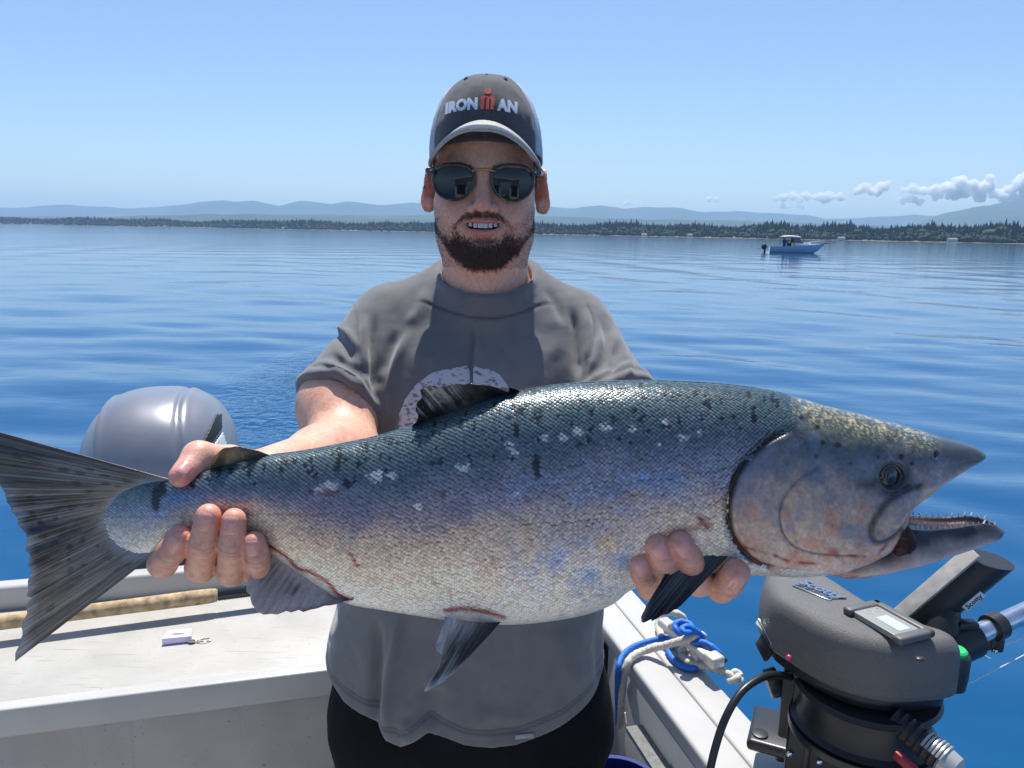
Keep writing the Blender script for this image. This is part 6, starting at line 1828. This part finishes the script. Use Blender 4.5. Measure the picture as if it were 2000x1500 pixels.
# ---------------------------------------------------------------- t-shirt
CX = -.056
axL = cuffL - SHL; axL /= np.linalg.norm(axL); axR = cuffR - SHR; axR /= np.linalg.norm(axR)
zk = [.90, 1.0, 1.19, 1.32, 1.42, 1.50, 1.56, 1.60, 1.64, 1.67, 1.70, 1.74]
frk = np.array([1.058, 1.060, 1.068, 1.052, 1.036, 1.033, 1.054, 1.082, 1.120, 1.150, 1.176, 1.19]); bck = np.array([1.37, 1.365, 1.35, 1.35, 1.352, 1.352, 1.345, 1.33, 1.30, 1.27, 1.24, 1.22])
ak = [.247, .238, .214, .205, .200, .200, .196, .184, .152, .113, .080, .06]
bk = (bck - frk) / 2
ck = (bck + frk) / 2
xk_ = [-.066, -.066, -.062, -.060, -.058, -.056, -.054, -.052, -.050, -.046, -.042, -.042]
def dense(k):
    C_ = crom(list(zip(zk, k)), 10); return C_[:, 1]
zd = crom(list(zip(zk, ak)), 10)[:, 0]; ad, bd_, cd, xd = dense(ak), dense(bk), dense(ck), dense(xk_)
for arr in (ad, bd_, cd, xd):
    for _ in range(25): arr[1:-1] = (arr[:-2] + 2 * arr[1:-1] + arr[2:]) / 4
def collar_plane(P):
    # tilted ring of the neck opening: low at the throat
    return P[:, 2] - (1.692 + .34 * (P[:, 1] - 1.165))
HEM = np.array([(560, 1360), (622, 1392), (660, 1408), (700, 1412), (738, 1416), (752, 1448), (785, 1456), (815, 1440), (838, 1424), (870, 1432), (910, 1446), (960, 1452), (1010, 1450), (1060, 1440), (1110, 1428), (1160, 1412), (1195, 1388), (1216, 1358), (1260, 1330)], float)
HEMW = np.array([tuple(PY(x, y, 1.075)) for x, y in HEM])
def shirt_sdf(P):
    x, y, z = P[:, 0], P[:, 1], P[:, 2]
    a = np.interp(z, zd, ad); b = np.interp(z, zd, bd_); cy = np.interp(z, zd, cd); cx = np.interp(z, zd, xd)
    k = (np.abs((x - cx) / a) ** 2.3 + np.abs((y - cy) / b) ** 2.3) ** (1 / 2.3)
    d = (k - 1) * np.minimum(a, b) * .9
    # shoulders and sleeves
    for sh, cu, ax in ((SHL, cuffL, axL), (SHR, cuffR, axR)):
        d = smin(d, d_cone(P, npv((CX * .9, 1.195, 1.630)), sh, .050, .057), .045)
        s = d_cone(P, sh - npv((0, 0, .004)), cu + ax * .05, .062, .066)
        s = smax(s, (P - cu) @ ax, .004)
        rr = np.linalg.norm((P - cu) - ((P - cu) @ ax)[:, None] * ax, axis=1)
        tor = np.hypot(rr - .062, ((P - cu) @ ax) + .006) - .0085
        tor2 = np.hypot(rr - .060, ((P - cu) @ ax) + .022) - .0085
        s = smin(s, smin(tor, tor2, .004), .006)
        # open cuff: hollow so that the arm comes out of a sleeve, not of a lid
        s = smax(s, -np.maximum(rr - .0545, -((P - cu) @ ax) - .02), .004)
        d = smin(d, s, .022)
    # collar
    cp = collar_plane(P)
    e = (np.hypot((x + .041) / .0745, (y - 1.168) / .083) - 1) * .076
    col = smax(e, np.maximum(cp, -cp - .10), .006)
    d = smin(d, col, .020)
    d = smax(d, cp, .004)
    # neck opening
    d = smax(d, -smax((np.hypot((x + .041) / .0685, (y - 1.170) / .075) - 1) * .07, -cp - .03, .004), .004)
    # hem
    zh = np.interp(x, HEMW[:, 0], HEMW[:, 2]) + .10 * np.clip(y - 1.09, 0, .2)
    d = smax(d, zh - z, .004)
    return d
V, Q = mesh_sdf(shirt_sdf, (-.37, .98, .88), (.27, 1.40, 1.78), .0030)
V = relax(V, Q, 2, .5)
N = vnormals(V, Q)
PX_, PY_ = px_of(V)
frontf = sstep(.35, -.1, N[:, 1])
disp = np.zeros(len(V))
# drape: long soft folds, stronger towards the hem
low = sstep(1.40, 1.0, V[:, 2])
disp += .0075 * low * fbm(np.stack([V[:, 0] * 9, V[:, 1] * 9, V[:, 2] * 1.6], 1), 1.0, 3, 12)
disp += .0014 * fbm(V, 14, 3, 13) * sstep(1.70, 1.63, V[:, 2])
disp += .0004 * fbm(V, 45, 3, 19) * sstep(1.70, 1.63, V[:, 2])
# sleeve wrinkles run around the arm
for sh, cu, ax, sd_ in ((SHL, cuffL, axL, 31), (SHR, cuffR, axR, 37)):
    t = (V - sh) @ ax; rr = np.linalg.norm((V - sh) - t[:, None] * ax, axis=1)
    m = sstep(.0, .05, t) * (rr < .085) * ((np.abs(V[:, 0] - CX) > .135))
    u_ = t * 40 + 2.6 * fbm(V, 7, 2, sd_)
    disp += m * .0016 * np.sin(u_) * (.5 + .5 * fbm(V, 9, 2, sd_ + 3))
def fold(pl, w, amp, C=None):
    global disp
    d_, p_, s_ = seg_dist(PX_, PY_, crom(pl, 6)); w = w * 1.05; amp = amp * 1.5
    disp += frontf * amp * np.exp(-(d_ / w) ** 2) * sstep(0, .32, p_) * (1 - sstep(.7, 1, p_))
for pl, w, amp in (
    ([(806, 632), (792, 668), (776, 705), (760, 760), (752, 830)], 9, .0052), ([(775, 640), (758, 690), (745, 740)], 9, -.0040),
    ([(732, 600), (728, 660), (732, 730), (742, 800)], 8, -.0075), ([(716, 610), (712, 670), (716, 740)], 9, .0045),
    ([(836, 560), (818, 610), (790, 640)], 12, .0030), ([(1112, 590), (1122, 630), (1124, 690), (1128, 750)], 8, -.0075), ([(1140, 600), (1148, 650), (1150, 720)], 9, .0050),
    ([(1165, 610), (1185, 650), (1180, 700), (1160, 735)], 9, -.0045), ([(1195, 640), (1215, 680), (1222, 720)], 8, .0035), ([(1080, 600), (1090, 650), (1085, 710)], 14, .0025),
    ([(922, 620), (925, 660), (920, 720), (921, 760)], 5, -.0035), ([(935, 640), (938, 700), (934, 745)], 8, .0020),
    ([(790, 1170), (775, 1260), (762, 1340), (752, 1448)], 11, .0120), ([(735, 1190), (738, 1280), (736, 1360), (738, 1420)], 12, -.0095), ([(668, 1180), (655, 1280), (640, 1380)], 14, .0060), ([(835, 1330), (842, 1380), (838, 1430)], 20, -.0080), ([(790, 1400), (800, 1430), (790, 1458)], 16, .0050),
    ([(1080, 1200), (1100, 1280), (1130, 1360)], 26, .0050), ([(1170, 1180), (1172, 1280), (1190, 1370)], 12, -.0050), ([(900, 1420), (960, 1400), (1040, 1405)], 14, .0030), ([(640, 640), (668, 668), (694, 712)], 8, -.005), ([(652, 628), (682, 655), (704, 692)], 7, .004), ([(618, 700), (650, 716), (690, 736), (720, 775)], 7, .0045), ([(610, 728), (650, 742), (690, 768), (716, 800)], 7, -.005), ([(1178, 640), (1168, 690), (1150, 735)], 8, .0045), ([(1205, 665), (1200, 705), (1186, 742)], 7, -.0045), ([(1225, 690), (1232, 715), (1228, 742)], 6, .003), ([(1060, 560), (1085, 590), (1100, 640)], 9, -.003), ([(640, 690), (680, 712), (716, 742)], 7, -.0045), ([(636, 715), (670, 738), (708, 770)], 7, .0035)):
    fold(pl, w, amp)
# seams: collar rib, dropped shoulders, hem stitching
cp = collar_plane(V); rn = np.hypot((V[:, 0] + .041) / .0745, (V[:, 1] - 1.168) / .083)
ribz = np.exp(-((cp + .034) / .0020) ** 2) * sstep(1.52, 1.20, rn)
disp -= .0016 * ribz
col_rib = ((cp > -.032) & (rn < 1.6)) * (np.abs(np.sin(np.arctan2(V[:, 1] - 1.168, V[:, 0] + .041) * 120)) - .5)
disp += .0002 * col_rib
seam = np.zeros(len(V))
for pl in ([(690, 578), (697, 620), (702, 680), (708, 740)], [(1202, 630), (1228, 664), (1254, 690)], [(1148, 598), (1160, 640), (1152, 700)]):
    d_, p_, _ = seg_dist(PX_, PY_, crom(pl, 6)); seam = np.maximum(seam, np.exp(-(d_ / 2.6) ** 2) * frontf)
zh = np.interp(V[:, 0], HEMW[:, 0], HEMW[:, 2]) + .10 * np.clip(V[:, 1] - 1.09, 0, .2)
st = np.maximum(np.exp(-((V[:, 2] - zh - .024) / .0022) ** 2), np.exp(-((V[:, 2] - zh - .031) / .0022) ** 2)) * (V[:, 2] < 1.1)
disp -= .0016 * seam + .0013 * st
disp *= sstep(.002, .02, V[:, 2] - zh + .006)
V = V + N * disp[:, None]
Cs = np.tile(npv((.164, .162, .164)), (len(V), 1))
fade = fbm(V, 7, 4, 71)
Cs = Cs * (1 + .14 * fade + .07 * fbm(V, 60, 3, 72))[:, None]
Cs = Cs * (1 - .30 * seam - .40 * st - .5 * ribz)[:, None]
me = fast_mesh('t_shirt', V + MINV, Q)
set_col(me, np.clip(Cs, 0, 1))
m_sh = pmat('jersey_grey', (.1, .1, .1), .92, attr='col', noise=(900, .10, 2), bump=(1500, .25, .0007), sheen=.35, spec=.2)
SHIRT = link('t_shirt', me, m_sh, MAN)
BV_SH = BVHTree.FromPolygons([tuple(p) for p in V], Q.tolist())
# printed motif on the chest: a pale arch in two halves with dark scratches
def chest_print():
    outer = [(768, 850), (776, 815), (790, 780), (812, 750), (842, 728), (872, 720), (900, 716), (912, 713), (918, 722), (922, 722), (928, 713), (938, 719), (958, 720), (978, 732), (992, 752), (1004, 790), (1010, 850)]
    inner_ = [(960, 850), (958, 800), (946, 780), (924, 774), (896, 776), (868, 782), (842, 792), (826, 812), (820, 850)]
    poly = np.array(outer + inner_, float)
    gx, gy = np.meshgrid(np.arange(764, 1016, 1.6), np.arange(708, 852, 1.6))
    inn = in_poly(gx, gy, poly) & (np.abs(gx - 920.5) > 2.2)
    pts = {}; V2, C2, F2 = [], [], []
    for (i, j) in np.argwhere(inn):
        r_ = ray(gx[i, j], gy[i, j])
        h = BV_SH.ray_cast(Vector((0, 0, CAM_Z)) + r_ * .85, r_.normalized())
        if h[0] is None or h[0].y > 1.2: continue
        pts[i, j] = len(V2); V2.append(npv(h[0]) + npv((0, -.0006, .0002)))
    V2 = np.array(V2)
    nz = fbm(np.stack([V2[:, 0] * 190 + V2[:, 2] * 120, V2[:, 1] * 0, V2[:, 2] * 330 - V2[:, 0] * 90], 1), 1.0, 4, 5); nz2 = fbm(V2, 90, 3, 9)
    edge = np.clip((V2[:, 2] - V2[:, 2].min()) / .09, 0, 1)
    dk = .8 * sstep(.05, .75, nz + .5 * nz2 + .55 * (1 - edge) - .25)[:, None]
    C2 = npv((.52, .52, .58)) * (1 - dk) + dk * npv((.07, .07, .08))
    for (i, j) in pts:
        q = [(i, j), (i, j + 1), (i + 1, j + 1), (i + 1, j)]
        if all(p in pts for p in q): F2.append([pts[p] for p in q])
    me = fast_mesh('chest_print', V2 + MINV, np.array(F2)); set_col(me, C2)
    if me.polygons[0].normal.y > 0: me.flip_normals()
    o = link('chest_print', me, pmat('print_ink', (.5, .5, .5), .8, attr='col', spec=.2), SHIRT)
    o['kind'] = 'stuff'
chest_print()
# little woven tag at the hem
def hem_tag():
    V2, F2 = [], []
    for j, py in enumerate((1434, 1443)):
        for i, px in enumerate((1006, 1020, 1034, 1043)):
            py2 = py - (px - 1006) * .10
            r_ = ray(px, py2); h = BV_SH.ray_cast(Vector((0, 0, CAM_Z)) + r_ * .8, r_.normalized())
            p = npv(h[0]) if h[0] is not None and h[0].y < 1.2 else npv(PY(px, py2, 1.06))
            V2.append(p + npv((0, -.0015, 0)) + MINV)
    o = obj('woven_tag', V2, [(0, 1, 5, 4), (1, 2, 6, 5), (2, 3, 7, 6)], pmat('tag_cloth', (.34, .34, .37), .8), SHIRT)
    so = o.modifiers.new('thickness', 'SOLIDIFY'); so.thickness = .0008
hem_tag()

# ---------------------------------------------------------------- trousers and boots
def leg_sdf(P):
    d = d_ell(P, (-.062, 1.212, .93), (.232, .132, .20))
    d = smin(d, (np.abs(P[:, 2] - .95) - .12) * .0 + d_ell(P, (-.062, 1.212, .98), (.228, .128, .22)), .05)
    for sx in (-.178, .062):
        d = smin(d, d_chain(P, [npv((sx, 1.212, .88)), npv((sx * 1.0, 1.205, .52)), npv((sx, 1.22, .13))], [.118, .092, .082], .04), .05)
    d = smax(d, .10 - P[:, 2], .004)
    return d + .004 * fbm(P, 12, 3, 3)
V, Q = mesh_sdf(leg_sdf, (-.34, 1.02, .07), (.22, 1.40, 1.22), .0075)
TR = link('trousers', fast_mesh('trousers', V + MINV, Q), pmat('trouser_black', (.0045, .0050, .0075), .85, noise=(30, .2), bump=(700, .2, .001), spec=.2), MAN)
zp = PY(1222, 1400, 1.16)
mb = MB(); mb.tube([tuple(npv(PY(1221, 1392, 1.15)) + MINV), tuple(npv(PY(1224, 1412, 1.15)) + MINV)], .0018, 6); mb.build('zip_pull', pmat('zip_metal', (.6, .6, .6), .3, metal=.8), TR)
for sx in (-.178, .062):
    mb = MB()
    mb.ball((sx + MINV[0], 1.16 + MINV[1], .125 + MINV[2]), 1, 3, (.050, .125, .045)); mb.ball((sx + MINV[0], 1.225 + MINV[1], .145 + MINV[2]), 1, 3, (.052, .06, .06))
    mb.build('boot', pmat('boot_rubber', (.02, .02, .022), .5), MAN)
# ================================================================== MOTOR BOAT OUT ON THE WATER
def build_motor_boat():
    wl = PZ(1545, 494, 0.0)
    sc = 128.0 / FPX * wl.y / 7.4
    root = empty('motor_boat', (wl.x, wl.y, 0.0), R(-4))
    tag(root, 'small pale cabin motor boat with canvas top drifting off the far shore', 'boat')
    L_ = 7.0
    hullm = pmat('motor_boat_hull', (.40, .48, .58), .35); wht = pmat('motor_boat_white', (.72, .70, .66), .4); can = pmat('canvas_top', (.62, .55, .52), .8)
    drk = pmat('motor_boat_dark', (.02, .025, .04), .4); glass = pmat('motor_boat_glass', (.10, .14, .18), .08, coat=.5)
    xs = np.linspace(-2.9, 3.9, 24); V = []
    for x in xs:
        t = (x + 2.9) / 6.8
        hb = 1.15 * (1 - max(0, (t - .45) / .55) ** 2.4) + .02
        zt = .78 + .42 * t ** 1.6; zb = -.35 + max(0, (t - .72) / .28) ** 1.5 * 1.50
        zc = min(.12 + .30 * t * t + max(0, (t - .85)) * 3.5, zt - .03)
        for (y, z) in ((-hb, zt), (-hb * .93, zc + .02), (-hb * .72, max(zb * .4 + zc * .4, zb)), (0, min(zb, zt - .02)), (hb * .72, max(zb * .4 + zc * .4, zb)), (hb * .93, zc + .02), (hb, zt)): V.append((x, y, z))
    F = [(i * 7 + k, (i + 1) * 7 + k, (i + 1) * 7 + k + 1, i * 7 + k + 1) for i in range(23) for k in range(6)] + [tuple(range(7))[::-1]]
    obj('hull', V, F, hullm, root)
    F2 = [(i * 7, i * 7 + 6, (i + 1) * 7 + 6, (i + 1) * 7) for i in range(9, 23)]
    V2 = [(v[0], v[1] * .97, v[2] - .02) for v in V]
    obj('fore_deck', V2, F2, wht, root)
    mb = MB(); mb.box((-.3, 0, .20), (4.6, 1.9, .06)); mb.build('cockpit_floor', wht, root)
    mb = MB(); mb.prism([(.2, -.85), (1.9, -.62), (2.3, 0), (1.9, .62), (.2, .85)], .80, 1.28, .08); mb.build('cabin', wht, root)
    ws = [(0.05, -.85, 1.2), (1.25, -.72, 1.24), (1.4, 0, 1.26), (1.25, .72, 1.24), (.05, .85, 1.2), (.0, -.8, 1.75), (.62, -.66, 1.86), (.72, 0, 1.88), (.62, .66, 1.86), (0, .8, 1.75)]
    o = obj('windscreen', ws, [(0, 1, 6, 5), (1, 2, 7, 6), (2, 3, 8, 7), (3, 4, 9, 8)], glass, root, False); so = o.modifiers.new('thickness', 'SOLIDIFY'); so.thickness = .03
    V3 = []
    for i, x in enumerate(np.linspace(-1.35, .85, 12)):
        for y in np.linspace(-.9, .9, 7): V3.append((x, y, 2.12 + .18 * math.cos(y * 1.3) - .10 * ((x + .3) / 1.2) ** 2 - .16))
    o = obj('canopy', V3, [(i * 7 + j, (i + 1) * 7 + j, (i + 1) * 7 + j + 1, i * 7 + j + 1) for i in range(11) for j in range(6)], can, root); so = o.modifiers.new('thickness', 'SOLIDIFY'); so.thickness = .10
    for (x0, x1) in ((-1.3, -1.15), (-.35, .15), (.8, 1.35)):
        for y in (-.85, .85):
            mb = MB(); mb.tube([(x0, y, 2.0), (x1, y * 1.02, .95 if x1 < 1 else 1.3)], .025, 6); mb.build('canopy_post', drk, root)
    mb = MB(); mb.box((-.25, .3, .95), (.5, .5, .5), None, .06); mb.box((-.45, .3, 1.3), (.12, .5, .6), None, .05); mb.build('helm_seat', drk, root)
    for y in (-1, 1):
        mb = MB(); mb.tube([(1.6, y * .78, 1.05), (2.6, y * .62, 1.45), (3.5, y * .28, 1.55), (4.05, 0, 1.62)], .018, 6); mb.build('bow_rail', pmat('rail_steel', (.6, .6, .62), .3, metal=.8), root)
    mb = MB(); mb.tube([(3.6, 0, 1.17), (4.3, 0, 1.28), (4.55, 0, 1.18)], [.06, .05, .03], 8); mb.build('bow_anchor', drk, root)
    mb = MB(); mb.ball((0, 0, 0), 1, 3, (.32, .24, .36)); o = mb.build('outboard_cowl', drk, root); o.location = (-3.35, 0, .72)
    mb = MB(); mb.box((-3.25, 0, .15), (.22, .16, .9), None, .05); mb.build('outboard_leg', drk, root)
    mb = MB(); mb.tube([(-3.5, .3, .55), (-4.1, .32, .38)], .03, 6); mb.build('trolling_arm', drk, root)
    # skipper standing in the cockpit
    pr = empty('person', (wl.x - 1.0, wl.y - .2, .23))
    tag(pr, 'tiny person in blue standing under the canopy of the distant motor boat', 'person')
    def fn(P):
        d = d_cone(P, (-.09, 0, .05), (-.08, 0, .85), .07, .09)
        d = smin(d, d_cone(P, (.09, 0, .05), (.08, 0, .85), .07, .09), .05)
        d = smin(d, d_ell(P, (0, 0, 1.12), (.19, .13, .33)), .08)
        for s in (-1, 1): d = smin(d, d_chain(P, [npv((s * .20, 0, 1.36)), npv((s * .25, .02, 1.1)), npv((s * .2, -.14, .95))], [.06, .05, .04], .03), .04)
        d = smin(d, d_cone(P, (0, 0, 1.38), (0, 0, 1.50), .05, .05), .03)
        return smin(d, d_ell(P, (0, -.01, 1.60), (.078, .095, .12)), .02)
    V, Q = mesh_sdf(fn, (-.4, -.3, -.06), (.4, .3, 1.8), .025)
    me = fast_mesh('body', V, Q)
    c = np.where((V[:, 2] > 1.47)[:, None], lina((170, 120, 100)), np.where((V[:, 2] > .88)[:, None], lina((46, 74, 130)), lina((30, 36, 56))))
    set_col(me, c); link('body', me, pmat('far_person', (.2, .2, .2), .8, attr='col'), pr)
build_motor_boat()
